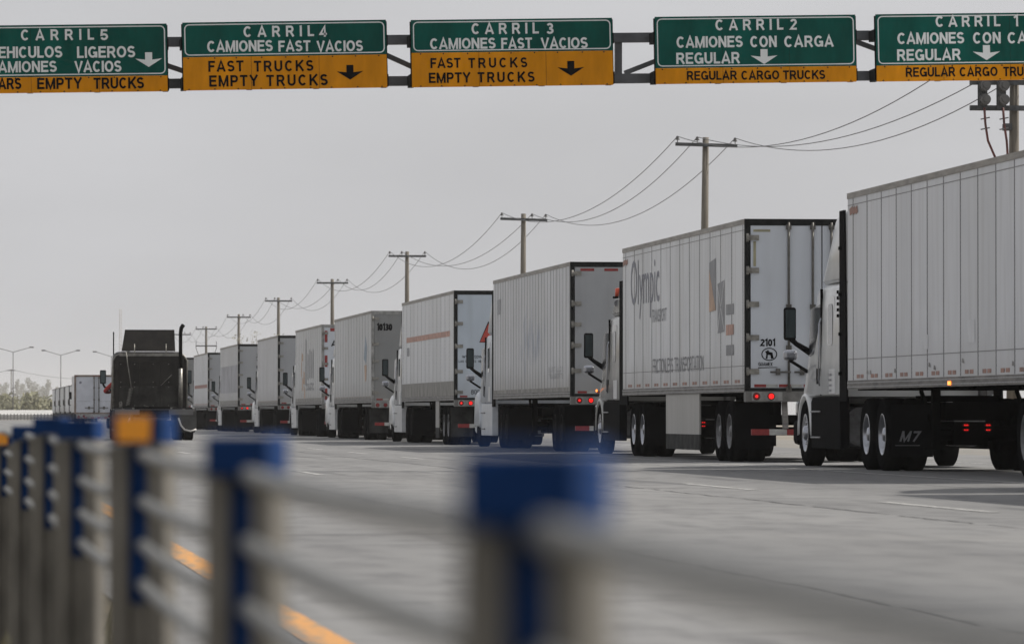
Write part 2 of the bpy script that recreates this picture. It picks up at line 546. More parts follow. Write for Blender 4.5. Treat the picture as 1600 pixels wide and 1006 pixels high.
# ------------------------------------------------------------------ ground, road, markings
def road_material():
    m = bpy.data.materials.new('worn_concrete')
    m.use_nodes = True
    t = m.node_tree
    b = t.nodes['Principled BSDF']
    b.inputs['Roughness'].default_value = 0.8
    b.inputs['Specular IOR Level'].default_value = 0.12
    tc = t.nodes.new("ShaderNodeTexCoord")
    v = tc.outputs['Object']
    sp = t.nodes.new("ShaderNodeSeparateXYZ")
    t.links.new(v, sp.inputs[0])
    X, Y = sp.outputs['X'], sp.outputs['Y']
    n1 = noise_node(t, v, 0.22, (1.0, 0.25, 1), 8)
    n2 = noise_node(t, v, 3.0, (1.2, 0.35, 1), 8)
    n3 = noise_node(t, v, 0.5, (0.35, 1.1, 1), 7, (5, 2, 0))
    n4 = noise_node(t, v, 40, (1, 1, 1), 3)
    c = mix_node(t, ramp(t, n1, 0.3, 0.7), (0.145, 0.145, 0.145), (0.19, 0.19, 0.189))
    c = mix_node(t, math_node(t, 'MULTIPLY', ramp(t, n2, 0.42, 0.72), 0.5), c, (0.092, 0.092, 0.094))
    c = mix_node(t, math_node(t, 'MULTIPLY', ramp(t, n3, 0.54, 0.74), 0.32), c, (0.07, 0.07, 0.073))
    c = mix_node(t, math_node(t, 'MULTIPLY', ramp(t, n4, 0.5, 0.8), 0.25), c, (0.23, 0.227, 0.22))
    # tyre-darkened wheel paths in every lane (3.75 m wide from x = 1.33)
    u = math_node(t, 'FRACT', math_node(t, 'DIVIDE', math_node(t, 'SUBTRACT', X, 1.33), 3.75))
    w = math_node(t, 'ABSOLUTE', math_node(t, 'SUBTRACT', math_node(t, 'ABSOLUTE', math_node(t, 'SUBTRACT', u, 0.5)), 0.25))
    wp = math_node(t, 'MULTIPLY', ramp(t, w, 0.0, 0.13, 1, 0), ramp(t, n2, 0.25, 0.7, 0.05, 0.35))
    c = mix_node(t, wp, c, (0.088, 0.088, 0.091))
    # transverse slab joints every 5 m
    wob = math_node(t, 'MULTIPLY', math_node(t, 'SUBTRACT', n2, 0.5), 0.16)
    j = math_node(t, 'ABSOLUTE', math_node(t, 'SUBTRACT', math_node(t, 'FRACT', math_node(t, 'DIVIDE', math_node(t, 'ADD', Y, wob), 5.0)), 0.5))
    jf = math_node(t, 'MULTIPLY', ramp(t, j, 0.0, 0.012, 1, 0), ramp(t, n1, 0.35, 0.65, 0.1, 0.6))
    c = mix_node(t, jf, c, (0.045, 0.045, 0.046))
    # oil drips and rubber smears: sparse dark blots, long along the lanes and across them
    n5 = noise_node(t, v, 0.9, (0.25, 1.6, 1), 5, (11, 3, 0))
    c = mix_node(t, math_node(t, 'MULTIPLY', ramp(t, n5, 0.62, 0.74), 0.4), c, (0.06, 0.06, 0.062))
    n6 = noise_node(t, v, 0.8, (1.8, 0.10, 1), 5, (2, 7, 0))
    c = mix_node(t, math_node(t, 'MULTIPLY', ramp(t, n6, 0.58, 0.70), 0.55), c, (0.065, 0.066, 0.07))
    n7 = noise_node(t, v, 0.35, (1, 0.6, 1), 6, (20, 1, 0))
    c = mix_node(t, math_node(t, 'MULTIPLY', ramp(t, n7, 0.54, 0.70), 0.3), c, (0.215, 0.213, 0.207))
    t.links.new(c, b.inputs['Base Color'])
    bp = t.nodes.new("ShaderNodeBump")
    bp.inputs['Strength'].default_value = 0.25
    bp.inputs['Distance'].default_value = 0.01
    t.links.new(n4, bp.inputs['Height'])
    t.links.new(bp.outputs[0], b.inputs['Normal'])
    return m

def sheet(name, x0, x1, y0, y1, z, mat, kind='structure'):
    o = MB().quad([(x0, y0, z), (x1, y0, z), (x1, y1, z), (x0, y1, z)]).build(name, mat)
    o['kind'] = kind
    return o

sheet('ground', -4200, 4200, -250, 4600, -0.03, M('dry_dirt', (0.22, 0.195, 0.155), 0.9, var=0.25, scale=0.25, bump=0.3))
sheet('road', 0.7, 20.5, -25, 800, -0.004, road_material())
sheet('shoulder', 20.5, 27, -25, 800, -0.01, M('gravel_dirt', (0.19, 0.18, 0.16), 0.9, var=0.25, scale=1.2))
sheet('verge', -3.5, 0.7, -25, 800, -0.008, M('verge_dirt', (0.13, 0.105, 0.06), 0.9, var=0.4, scale=2.5, bump=0.4))

def worn(name, col, hole):
    m = M(name, col, 0.7, var=0.0, scale=5)
    t = m.node_tree
    b = t.nodes['Principled BSDF']
    tc = t.nodes.new("ShaderNodeTexCoord")
    n = noise_node(t, tc.outputs['Object'], 4.0, (4, 0.8, 1), 8)
    t.links.new(mix_node(t, ramp(t, n, 0.45, 0.62), col, hole), b.inputs['Base Color'])
    return m
mk = MB()
for y in range(-10, 780, 12):
    mk.quad([(1.26, y, 0.0), (1.41, y, 0.0), (1.41, y + 12, 0.0), (1.26, y + 12, 0.0)])
mk.build('edge_marking', worn('orange_marking', (0.44, 0.20, 0.04), (0.23, 0.155, 0.085)))['kind'] = 'structure'
mk = MB()
for X, y0 in ((4.9, 109), (8.5, 42.5)):
    y = y0 - 39
    while y < 700:
        mk.quad([(X, y, 0.0), (X + 0.12, y, 0.0), (X + 0.12, y + 5.2, 0.0), (X, y + 5.2, 0.0)])
        y += 13.0
for y in range(-10, 780, 10):
    mk.quad([(12.5, y, 0.0), (12.62, y, 0.0), (12.62, y + 10, 0.0), (12.5, y + 10, 0.0)])
    mk.quad([(16.9, y, 0.0), (17.02, y, 0.0), (17.02, y + 10, 0.0), (16.9, y + 10, 0.0)])
mk.build('lane_marking', worn('white_marking', (0.30, 0.297, 0.287), (0.155, 0.154, 0.152)))['kind'] = 'structure'
ck = MB()
def crack(X, y0, y1, w, amp):
    y = y0; x = X; prev = None
    while y < y1:
        x += random.uniform(-amp, amp) + (X - x) * 0.12
        ww = w * random.uniform(0.3, 1.4)
        cur = ((x - ww, y, 0.0), (x + ww, y, 0.0))
        if prev and random.random() > 0.08:
            ck.quad([prev[0], prev[1], cur[1], cur[0]])
        prev = cur
        y += random.uniform(0.15, 0.5)
crack(3.97, 8, 120, 0.012, 0.02)
crack(7.55, 20, 200, 0.015, 0.02)
crack(11.2, 30, 160, 0.012, 0.03)
for i in range(7):
    y = random.uniform(20, 110); x = random.uniform(2.5, 6); a = random.uniform(-0.3, 0.3); prev = None
    for k in range(40):
        x += 0.12; y += a * 0.3 + random.uniform(-0.12, 0.12)
        cur = ((x, y - 0.04, 0.0), (x, y + 0.04, 0.0))
        if prev and random.random() > 0.15:
            ck.quad([prev[0], cur[0], cur[1], prev[1]])
        prev = cur
ck.build('road_crack', M('crack_tar', (0.045, 0.045, 0.047), 0.8))['kind'] = 'structure'

# ------------------------------------------------------------------ cable barrier in the foreground
POSTS = [(838, 707, 2.6, 0.068, False), (385, 684, 5.07, 0.07, False), (222, 653, 7.54, 0.088, True), (126, 657, 10.0, 0.082, False),
         (80, 654, 12.5, 0.075, False), (42, 667, 14.95, 0.075, False), (9, 678, 17.4, 0.072, True), (-30, 685, 19.9, 0.072, False)]
post_mat = M('galvanised_post', (0.185, 0.174, 0.152), 0.6, 0.0, var=0.28, scale=9, stretch=(1, 1, .4), spec=0.2)
cap_mat = M('blue_cap', (0.006, 0.036, 0.135), 0.55, var=0.3, scale=14, spec=0.1)
ref_mat = M('orange_reflector', (0.85, 0.32, 0.01), 0.35, var=0.08)
hole_mat = M('slot_shadow', (0.03, 0.03, 0.032), 0.8)
post_words = ['nearest and largest, right of centre', 'second from the camera, right of the orange one', 'large orange reflector, below the bobtail',
              'fourth from the camera, left of the orange one', 'fifth from the camera, partly behind another', 'sixth from the camera, near the left edge',
              'small orange reflector, at the left picture edge', 'farthest, just past the left picture edge']
ppos = []
for i, (px, py, Y, w, refl) in enumerate(POSTS):
    p = at(px, py, Y)
    top = p.z
    lab = 'grey steel barrier post with blue cap, ' + post_words[i]
    r = thing('barrier_post', lab, 'post', (p.x, Y, 0), 'posts of the cable barrier in the foreground', -R(22))
    h = w / 2 * .93
    bh = h * 1.08
    b = MB()
    dp = 0.055
    # two stiles with a slot between, web behind
    ch_ = 0.037
    b.box(-bh, -bh * 0.30, -dp / 2, dp / 2, -0.1, top - ch_ - .001)
    b.box(bh * 0.36, bh, -dp / 2, dp / 2, -0.1, top - ch_ - .001)
    b.box(-bh * 0.299, bh * 0.359, -dp / 2 + .011, dp / 2 - .004, -0.1, 0.53)
    b.build('post_body', post_mat, r, bevel=0.006)
    MB().box(-bh * 0.299, bh * 0.359, -dp / 2 + 0.012, dp / 2 - 0.006, 0.531, top - ch_ - .001).build('slot_insert', cap_mat, r)
    cb = MB().box(-h, h, -dp / 2 - 0.006, dp / 2 + 0.006, top - ch_, top + .003)
    cb.build('post_cap', cap_mat, r, bevel=0.004)
    if refl:
        MB().box(-h * 0.62, h * 0.62, -dp / 2 - 0.011, -dp / 2 - 0.007, top - 0.034, top + 0.002).build('reflector', ref_mat, r, bevel=0.001)
    ppos.append((p.x, Y, top))
for zi, (z, word) in enumerate(((0.742, 'topmost'), (0.676, 'second from the top'), (0.614, 'third from the top'), (0.558, 'lowest'))):
    pts = [(0.30, -3, z)]
    full = [(0.297, 0.13, 0.78)] + [q for q in ppos] + [(-0.05, 26, .75), (-0.7, 45, 0.75)]
    prev = full[0]
    for q in full[1:]:
        for k in range(1, 5):
            f = k / 4
            sag = -0.006 * 4 * f * (1 - f)
            pts.append((prev[0] + (q[0] - prev[0]) * f, prev[1] + (q[1] - prev[1]) * f, z + sag))
        prev = q
    tag(MB().tube(pts, 0.009, 10).build('barrier_cable', M('galvanised_cable', (0.155, 0.158, 0.155), 0.5, 0.1, var=0.2, scale=60)),
        f'grey steel cable threaded through the barrier posts, {word} of the four', 'cable', 'cables of the barrier in the foreground')

# ------------------------------------------------------------------ wheels
def wheel_meshes():
    n = 36
    tyre = MB()
    tyre.lathe_x([(-.12, .29), (-.145, .40), (-.14, .48), (-.115, .52), (-.03, .525), (.03, .525), (.115, .52), (.14, .48), (.145, .40), (.12, .29)], n, 0, closed=True)
    for k in range(3):
        pass
    T = tyre.mesh('tyre', K['tyre'])
    def rim(mat, deep):
        r = MB()
        r.lathe_x([(-.13, .30), (-.135, .285), (-.10, .27), (-.06 + deep, .24), (-.05 + deep, .13), (-.12 + deep * .5, .11), (-.15 + deep * .5, .09), (-.16 + deep * .5, .0)], n, 0, closed=True)
        for k in range(10):
            a = 2 * math.pi * k / 10
            r.tube([(-.05 + deep, .175 * math.cos(a), .175 * math.sin(a)), (-.10 + deep, .175 * math.cos(a), .175 * math.sin(a))], 0.018, 6)
            a += math.pi / 10
            r.tube([(-.061 + deep, .21 * math.cos(a), .21 * math.sin(a)), (-.055 + deep, .21 * math.cos(a), .21 * math.sin(a))], 0.028, 8, 1)
        return r.mesh('wheel', [mat, K['tyre']])
    return T, {('chrome', 0): rim(K['chrome'], -0.02), ('chrome', 1): rim(K['chrome'], 0.07),
               ('steel_rim', 0): rim(K['steel_rim'], -0.02), ('steel_rim', 1): rim(K['steel_rim'], 0.07),
               ('dark_rim', 0): rim(K['dark_rim'], -0.02), ('dark_rim', 1): rim(K['dark_rim'], 0.07)}
TYRE, RIMS = wheel_meshes()
def wheel(parent, x, y, mat, deep, side):
    w = link('wheel', RIMS[(mat, deep)], parent, (x, y, 0.518))
    if side > 0:
        w.rotation_euler = (0, 0, math.pi)
    link('tyre', TYRE, w)
def duals(parent, y, mat):
    for s in (-1, 1):
        wheel(parent, s * 1.125, y, mat, 1, s)
        wheel(parent, s * 0.80, y, 'dark_rim', 1, s)

# ------------------------------------------------------------------ semi trailers
HW = 1.3
ZB, ZT = 1.18, 4.1
def make_trailer(label, X, Yr, L=16.15, sheet_mat='sheet_white', door_mat='door_white', frame='dark_frame', seams=13, seam_mat='rivets', seam_w=0.045,
                 rim='steel_rim', lit=(0, 1), header_tape=False, rods=((-.57, -.16), (.16, .57)), kick=0.0, tape=True, skirt=None, hinges=(3.78, 3.23, 2.66, 2.1, 1.53),
                 flap='mudflap', side_lamp=False, deck=None, bumper='mixed', dock=True):
    r = thing('semi_trailer', label, 'trailer', (X + HW, Yr, 0), 'semi trailers waiting in the truck queue')
    b = MB()
    b.box(-HW, HW, 0.06, L, ZB + 0.13, ZT - 0.085)
    b.box(-HW + .02, HW - .02, 0.06, L - 0.02, ZT - 0.086, ZT - 0.02)     # roof skin
    n = seams
    for sx in (-1, 1):
        for i in range(n + 1):
            y = 0.28 + (L - 0.75) * i / n
            x0, x1 = (-HW - 0.004, -HW + .001) if sx < 0 else (HW - .001, HW + 0.004)
            b.box(x0, x1, y - seam_w / 2, y + seam_w / 2, ZB + 0.135, ZT - 0.09, 1)
        x0, x1 = (-HW - 0.003, -HW + .001) if sx < 0 else (HW - .001, HW + .003)
        if seam_mat == 'rivets':
            b.box(x0, x1, 0.1, L, 1.62, 1.632, 1)
            b.box(x0, x1, 0.1, L, ZT - 0.19, ZT - 0.178, 1)
        if kick:
            b.box(x0 - .004, x1 + .004, 0.08, L - .02, ZB + .132, ZB + kick, 2)
    b.build('body', [K[sheet_mat], K[seam_mat], K['kick_panel']], r)
    t = MB()
    for s in (-1, 1):
        t.box(min(s * (HW - .03), s * (HW + .012)), max(s * (HW - .03), s * (HW + .012)), 0.02, L + .01, ZT - 0.085, ZT)
    t.box(-HW + .031, HW - .031, L - .03, L + .01, ZT - .085, ZT)
    t.build('top_rail', K['top_rail'], r)
    t = MB()
    for s in (-1, 1):
        a, c = sorted((s * (HW - .04), s * (HW + .010)))
        t.box(a, c, 0.07, L, ZB, ZB + 0.13, 0)
        a, c = sorted((s * (HW + .010), s * (HW + .013)))
        for q in (0.035, 0.095):
            t.box(a, c, 0.07, L, ZB + q - .006, ZB + q + .006, 1)
    for y in [0.5 + 0.6 * k for k in range(int(L / .6))]:
        t.box(-HW + .041, HW - .041, y - .03, y + .03, ZB - .02, ZB + .09, 2)
    t.box(-HW + .041, HW - .041, 0.07, L - .01, ZB + .091, ZB + .12, 2)
    t.build('bottom_rail', [K['rail_dirty'], K['rivets_fine'], K['chassis']], r)
    if tape:
        t = MB()
        for i in range(n):
            y = 0.28 + (L - 0.75) * (i + 0.5) / n
            for q in (-.16, .16):
                t.box(-HW - .005, -HW - .001, y + q - .12, y + q + .12, ZB + 0.16, ZB + 0.215)
                t.box(HW + .001, HW + .005, y + q - .12, y + q + .12, ZB + 0.16, ZB + 0.215)
        t.build('reflective_tape', K['faded_tape'], r)
    # rear frame
    t = MB()
    t.box(-HW - .012, -HW + .075, -.03, .06, ZB + .02, ZT - .001)
    t.box(HW - .075, HW + .012, -.03, .06, ZB + .02, ZT - .001)
    t.box(-HW + .075, HW - .075, -.03, .06, ZT - .11, ZT - .002)
    t.box(-HW + .075, HW - .075, -.03, .06, ZB + .02, ZB + .07)
    t.build('rear_frame', K[frame], r)
    for s in (-1, 1):
        d = MB()
        a, c = sorted((s * 0.012, s * (HW - .085)))
        d.box(a, c, -.022, .03, ZB + .075, ZT - .115)
        if header_tape:
            for k in range(2):
                q = a + .12 + k * .52
                d.box(q, q + .3, -.026, -.022, ZT - .2, ZT - .145, 1)
        for k in range(3):
            q = a + .06 + k * .42
            d.box(q, q + .2, -.026, -.022, ZB + .085, ZB + .135, 1)
            d.box(q + .2, q + .42 - .02, -.0255, -.022, ZB + .086, ZB + .134, 2)
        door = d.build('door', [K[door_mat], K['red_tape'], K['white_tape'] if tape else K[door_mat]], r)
        for z in hinges:
            h = MB()
            xa = s * (HW - .02)
            a2, c2 = sorted((xa, xa - s * .205))
            h.box(a2, c2, -.045, -.031, z - .045, z + .045)
            h.tube([(s * (HW - .03), -.045, z - .07), (s * (HW - .03), -.045, z + .07)], .024, 8)
            h.tube([(xa - s * .18, -.052, z), (xa - s * .18, -.04, z)], .028, 8)
            h.build('hinge', K['hinge'], door)
        for x in rods[0 if s < 0 else 1]:
            rd = MB()
            rd.tube([(x, -.055, ZB + .03), (x, -.055, ZT - .06)], .021, 8)
            for z in (ZB + .06, ZB + .75, 2.62, ZT - .14):
                rd.box(x - .045, x + .045, -.07, -.023, z - .04, z + .04)
            hx = x - .32
            rd.tube([(hx, -.075, 1.52), (x + .03, -.075, 1.52)], .016, 8)
            rd.box(hx + .1, hx + .17, -.085, -.024, 1.47, 1.58)
            rd.build('lock_rod', K['rod'], door)
    # sill with lamps
    s_ = MB().box(-HW, HW, -.04, .2, ZB - .16, ZB + .018)
    s_.box(-HW + .1, -HW + .62, -.046, -.04, ZB - .14, ZB + 0.005, 1)
    s_.box(HW - .62, HW - .1, -.046, -.04, ZB - .14, ZB + 0.005, 1)
    s_.build('rear_sill', [K['sill'], K['grey_frame']], r)
    k = 0
    for s in (-1, 1):
        for q in (1.12, 0.87) if s < 0 else (0.87, 1.12):
            on = (k in lit) or (s > 0 and lit)
            lamp = MB().tube([(s * q, -.047, ZB - .068), (s * q, -.062, ZB - .068)], [.066, .054], 16)
            lamp.tube([(s * q, -.0621, ZB - .068), (s * q, -.066, ZB - .068)], [(.026, .02), (.046, .04)][k % 2], 12, 1)
            lamp.build('tail_lamp', [K['red_lamp'], K['red_lamp_lit' if on else 'red_lamp']], r)
            k += 1
    # impact guard
    g = MB()
    if bumper == 'mixed':
        for i in range(8):
            x = -1.2 + i * 0.3
            g.box(x, x + .299, -.03, .06, .46, .56, 1 + (i % 2))
    else:
        g.box(-1.2, 1.2, -.03, .06, .46, .56, 0)
    for s in (-1, 1):
        g.bar((s * .62, .0, .561), (s * .62, .12, ZB - .161), .09, .09)
    g.build('impact_guard', [K['rail_dirty'], K['red_tape'], K['white_tape']], r)
    # running gear
    for y in (2.15, 3.4):
        MB().tube([(-1.2, y, .518), (1.2, y, .518)], .075, 10).build('axle', K['chassis'], r)
        duals(r, y, rim)
    g = MB()
    for s in (-1, 1):
        a, c = sorted((s * .5, s * .62))
        g.box(a, c, 1.2, 4.6, .8, ZB - .021)
        for y in (2.15, 3.4):
            g.box(a, c, y - .35, y + .1, .6, .8)
    g.box(-.5, .5, 2.7, 2.85, .62, .8)
    g.build('bogie', K['chassis'], r)
    for s in (-1, 1):
        MB().box(s * .96 - .3, s * .96 + .3, 1.45, 1.465, .22, 1.0).build('mudflap', K[flap], r)
    g = MB()
    for s in (-1, 1):
        g.box(s * .7 - .06, s * .7 + .06, L - 3.9, L - 3.78, .35, ZB - .02)
        g.box(s * .7 - .15, s * .7 + .15, L - 3.99, L - 3.69, .31, .35)
        g.bar((s * .7, L - 3.78, .55), (s * .7, L - 2.7, ZB - .03), .05, .05)
    g.bar((-.64, L - 3.84, .62), (.64, L - 3.84, .62), .05, .05)
    g.build('landing_gear', K['chassis'], r)
    if side_lamp:
        MB().box(-HW - .03, -HW - .0135, L / 2 - .08, L / 2 + .08, ZB + .02, ZB + .07).build('side_lamp', K['amber_lamp_lit'], r)
    if skirt:
        y0, y1 = skirt
        for s in (-1, 1):
            a, c = sorted((s * (HW - .05), s * (HW - .02)))
            k_ = MB().box(a, c, y0, y1, .45, ZB - .002)
            k_.box(a, c, y0, y1 + .0, .17, .449, 1)
            k_.build('side_skirt', [K['skirt_white'], K['mudflap_pale']], r)
    return r

def side_text(r, s, y0, y1, z0, z1, mat, bold=0.0, name='lettering', t=.13):
    mb = MB()
    if s.upper() == s:
        stroke_text(mb, s, (-HW - .006, y0, z0), (0, -1, 0), (0, 0, 1), y0 - y1, z1 - z0, t, kx=3)
    else:
        text_into(mb, s, (-HW - .006, y0, z0), (0, -1, 0), (0, 0, 1), y0 - y1, z1 - z0, bold=bold)
    return mb.build(name, K[mat], r)
def side_poly(mb, pts, m=0, e=.006):
    """flat decal on the left side, pts as (y, z)"""
    mb.quad([(-HW - e, y, z) for y, z in pts], m)
def rear_text(r, s, x0, z0, w, h, mat, bold=0.012, y=-.027, t=.16):
    mb = MB()
    if s.upper() == s:
        stroke_text(mb, s, (-HW + x0, y, z0), (1, 0, 0), (0, 0, 1), w, h, t, kx=1.0)
    else:
        text_into(mb, s, (-HW + x0, y, z0), (1, 0, 0), (0, 0, 1), w, h, bold=bold)
    return mb.build('lettering', K[mat], r)

trailer_sheet('sheet_white', (0.60, 0.61, 0.63), 0.35, 1.0)
trailer_sheet('sheet_olympic', (0.61, 0.62, 0.63), 0.6, 4.0)
trailer_sheet('sheet_worn', (0.55, 0.56, 0.575), 0.9, 8.0, (7.6, 2.5, 3.2, 0.8, (0.22, 0.26, 0.34), 0.85))
trailer_sheet('sheet_plain', (0.63, 0.64, 0.65), 0.45, 12.0)
trailer_sheet('sheet_grey', (0.50, 0.51, 0.51), 0.7, 15.0)
trailer_sheet('sheet_patch', (0.50, 0.505, 0.51), 0.6, 19.0, (7.5, 2.4, 7.0, 0.9, (0.30, 0.31, 0.37), 0.7))
trailer_sheet('sheet_dull', (0.51, 0.515, 0.525), 0.6, 22.0)
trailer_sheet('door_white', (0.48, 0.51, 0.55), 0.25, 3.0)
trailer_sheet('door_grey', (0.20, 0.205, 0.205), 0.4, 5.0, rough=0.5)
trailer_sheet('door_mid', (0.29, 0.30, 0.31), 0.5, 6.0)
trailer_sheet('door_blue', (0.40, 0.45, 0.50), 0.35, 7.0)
trailer_sheet('skirt_white', (0.45, 0.45, 0.43), 0.6, 30.0)
M('kick_panel', (0.27, 0.26, 0.235), 0.6, var=0.3, scale=3, stretch=(1, 1.5, .6))
M('sill', (0.17, 0.165, 0.155), 0.6, var=0.3, scale=4)

XQ = 13.34
L53 = 16.15
yf1 = y_at(1325, XQ)
YR = [yf1 - L53] + [y_at(p, XQ) for p in (1165, 892, 710, 581)]
YR += [y_at(503, 13.55), y_at(434.5, 13.6), y_at(372, 13.4), y_at(325, 13.65), y_at(291, 13.6)]
TX = [XQ] * 5 + [13.55, 13.6, 13.4, 13.65, 13.6]
LEN = [L53] * 10
LEN[5] = 14.6; LEN[6] = 14.6

# 1: nearest, plain white under the lane-1 sign
t1 = make_trailer('clean white trailer side filling the right edge, nearest in the queue', TX[0], YR[0], sheet_mat='sheet_white', rim='steel_rim', side_lamp=True, lit=(0, 1), seams=13)
d = MB()
for k, (a, c) in enumerate(((15.98, 15.7), (15.66, 15.5), (15.47, 15.3))):
    side_poly(d, [(a, 3.86), (c, 3.9), (c - .06, 3.79), (a - .04, 3.76)])
d.build('maker_mark', M('ink_rust', (0.25, 0.10, 0.06), 0.5), t1)
d = MB()
for y, z, w_, h_ in ((6.4, 1.75, .5, .3), (9.7, 1.7, .4, .2)):
    side_poly(d, [(y + w_, z), (y, z), (y, z + h_), (y + w_, z + h_)], 0, .0045)
d.build('repair_patch', M('patch_metal', (0.55, 0.56, 0.58), 0.4, var=0.1), t1)
d = MB()
for k in range(10):
    y = random.uniform(1, 15.8); z = random.uniform(1.36, 1.5)
    side_poly(d, [(y, z), (y - .18, z - .01), (y - .12, z + .05), (y - .03, z + .06)], 0, .0047)
d.build('scuffs', M('scuff_grey', (0.30, 0.29, 0.28), 0.7, var=0.3), t1)
# 2: Olympic
t2 = make_trailer('white trailer lettered Olympic Transport, number 2101 on its rear door', TX[1], YR[1], sheet_mat='sheet_olympic', rim='steel_rim', skirt=(5.6, 10.0), flap='mudflap', seams=12)
side_text(t2, 'Olympic', 14.9, 10.75, 2.66, 3.82, 'ink_slate', 0.0)
side_text(t2, 'TRANSPORT', 11.8, 9.75, 2.56, 2.80, 'ink_faint', -0.008)
side_text(t2, 'FRICTIONLESS TRANSPORTATION', 11.7, 4.9, 1.59, 1.86, 'ink_grey', -0.004)
d = MB()
side_poly(d, [(4.2, 3.48), (3.4, 3.54), (3.4, 2.63), (4.2, 2.61)], 0)
side_poly(d, [(4.2, 3.36), (3.4, 2.63), (4.2, 2.61)], 1, .008)
side_poly(d, [(3.2, 3.08), (2.4, 3.13), (2.4, 2.24), (3.2, 2.22)], 0)
for a, c in (((3.2, 2.24), (2.4, 3.11)), ((3.2, 3.06), (2.4, 2.26))):
    side_poly(d, [(a[0], a[1] - .03), (c[0], c[1] - .03), (c[0], c[1] + .03), (a[0], a[1] + .03)], 2, .008)
for z, m in ((2.52, 0), (2.17, 3), (1.82, 0)):
    side_poly(d, [(2.2, z + .18), (1.3, z + .18), (1.3, z), (2.2, z)], m)
d.build('side_logo', [K['ink_grey'], K['ink_tan'], K['white_paint_dull'], K['ink_salmon']], t2)
d = MB()
for k, (a, c) in enumerate(((16.1, 15.7), (15.66, 15.4))):
    side_poly(d, [(a, 3.84), (c, 3.88), (c - .06, 3.79), (a - .04, 3.74)])
d.build('maker_mark', MATS['ink_rust'], t2)
rear_text(t2, '2101', .25, 1.955, .25, .12, 'ink_black', t=.22)
rear_text(t2, 'GUAMEX', .215, 1.625, .24, .06, 'ink_black', 0.012)
d = MB()
cx, cz = -HW + .40, 1.82
ring = 24
for k in range(ring):
    a0, a1 = 2 * math.pi * k / ring, 2 * math.pi * (k + 1) / ring
    d.quad([(cx + .135 * math.cos(a0), -.027, cz + .11 * math.sin(a0)), (cx + .135 * math.cos(a1), -.027, cz + .11 * math.sin(a1)),
            (cx + .118 * math.cos(a1), -.027, cz + .094 * math.sin(a1)), (cx + .118 * math.cos(a0), -.027, cz + .094 * math.sin(a0))])
dog = [(-.06, -.075), (-.03, -.075), (-.025, -.01), (.02, -.015), (.03, -.075), (.075, -.07), (.06, .0), (.055, .03), (.0, .04), (-.02, .075), (-.035, .06), (-.075, .045), (-.06, .03), (-.05, .0)]
d.quad([(cx + a, -.0272, cz + c) for a, c in dog])
d.quad([(cx - .19, -.027, 1.60), (cx + .12, -.027, 1.605), (cx + .16, -.027, 1.595), (cx - .19, -.027, 1.585)])
d.build('door_emblem', K['ink_black'], t2)
d = MB()
d.quad([(-HW + .13, -.027, 3.92), (-HW + .42, -.027, 3.92), (-HW + .42, -.027, 3.88), (-HW + .13, -.027, 3.88)])
d.quad([(-HW + .13, -.027, 3.72), (-HW + .175, -.027, 3.72), (-HW + .175, -.027, 3.3), (-HW + .13, -.027, 3.3)])
d.build('door_tape', K['old_tape'], t2)
# 3: worn ribbed
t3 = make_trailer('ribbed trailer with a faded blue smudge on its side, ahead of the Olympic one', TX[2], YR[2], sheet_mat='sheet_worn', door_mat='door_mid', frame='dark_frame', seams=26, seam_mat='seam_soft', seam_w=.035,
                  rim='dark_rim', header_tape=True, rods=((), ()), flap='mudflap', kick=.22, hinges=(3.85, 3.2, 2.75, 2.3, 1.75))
d = MB()
side_poly(d, [(15.2, 3.6), (14.4, 3.62), (14.4, 3.25), (15.2, 3.23)])
d.build('side_sticker', K['ink_faint'], t3)
side_text(t3, 'BUSTILLOS', 4.2, 1.4, 1.75, 1.86, 'ink_faint', 0.0)
side_text(t3, 'TRANSPORTE', 4.2, 1.4, 1.6, 1.71, 'ink_faint', 0.0)
# 4: stripe, 8055
t4 = make_trailer('white trailer with a salmon side stripe, number 8055 on its rear door', TX[3], YR[3], sheet_mat='sheet_plain', door_mat='door_blue', frame='dark_frame', seams=13, seam_mat='rivets_fine',
                  rim='steel_rim', rods=((), ()), flap='mudflap_pale', kick=.52, skirt=(4.6, 5.6), hinges=(3.8, 3.22, 2.62, 1.95, 1.4), tape=False)
d = MB()
side_poly(d, [(14.6, 3.05), (1.2, 3.05), (1.2, 2.9), (14.6, 2.9)])
d.build('side_stripe', K['ink_salmon'], t4)
d = MB()
side_poly(d, [(14.4, 2.75), (13.6, 2.75), (13.6, 2.5), (14.4, 2.5)])
d.build('side_sticker', K['ink_faint'], t4)
rear_text(t4, 'www.tow-t.com', .2, 2.3, .9, .09, 'ink_black', 0.0)
rear_text(t4, 'LAS CRUCES  NEW MEXICO', .11, 2.19, 1.0, .06, 'ink_black', 0.0)
rear_text(t4, '8055', .44, 1.35, .32, .12, 'ink_black', t=.12)
d = MB()
d.quad([(-HW + .66, -.027, 2.72), (-HW + 1.0, -.027, 2.72), (-HW + .97, -.027, 3.2), (-HW + .9, -.027, 3.28)], 1)
d.quad([(-HW + .68, -.0275, 2.735), (-HW + .98, -.0275, 2.735), (-HW + .95, -.0275, 3.18), (-HW + .9, -.0275, 3.22)], 0)
d.quad([(-HW + .93, -.027, 3.3), (-HW + 1.02, -.027, 3.18), (-HW + 1.2, -.027, 2.72), (-HW + 1.28, -.027, 2.72), (-HW + 1.0, -.027, 3.5)], 0)
d.build('door_emblem', [K['ink_red'], K['ink_black']], t4)
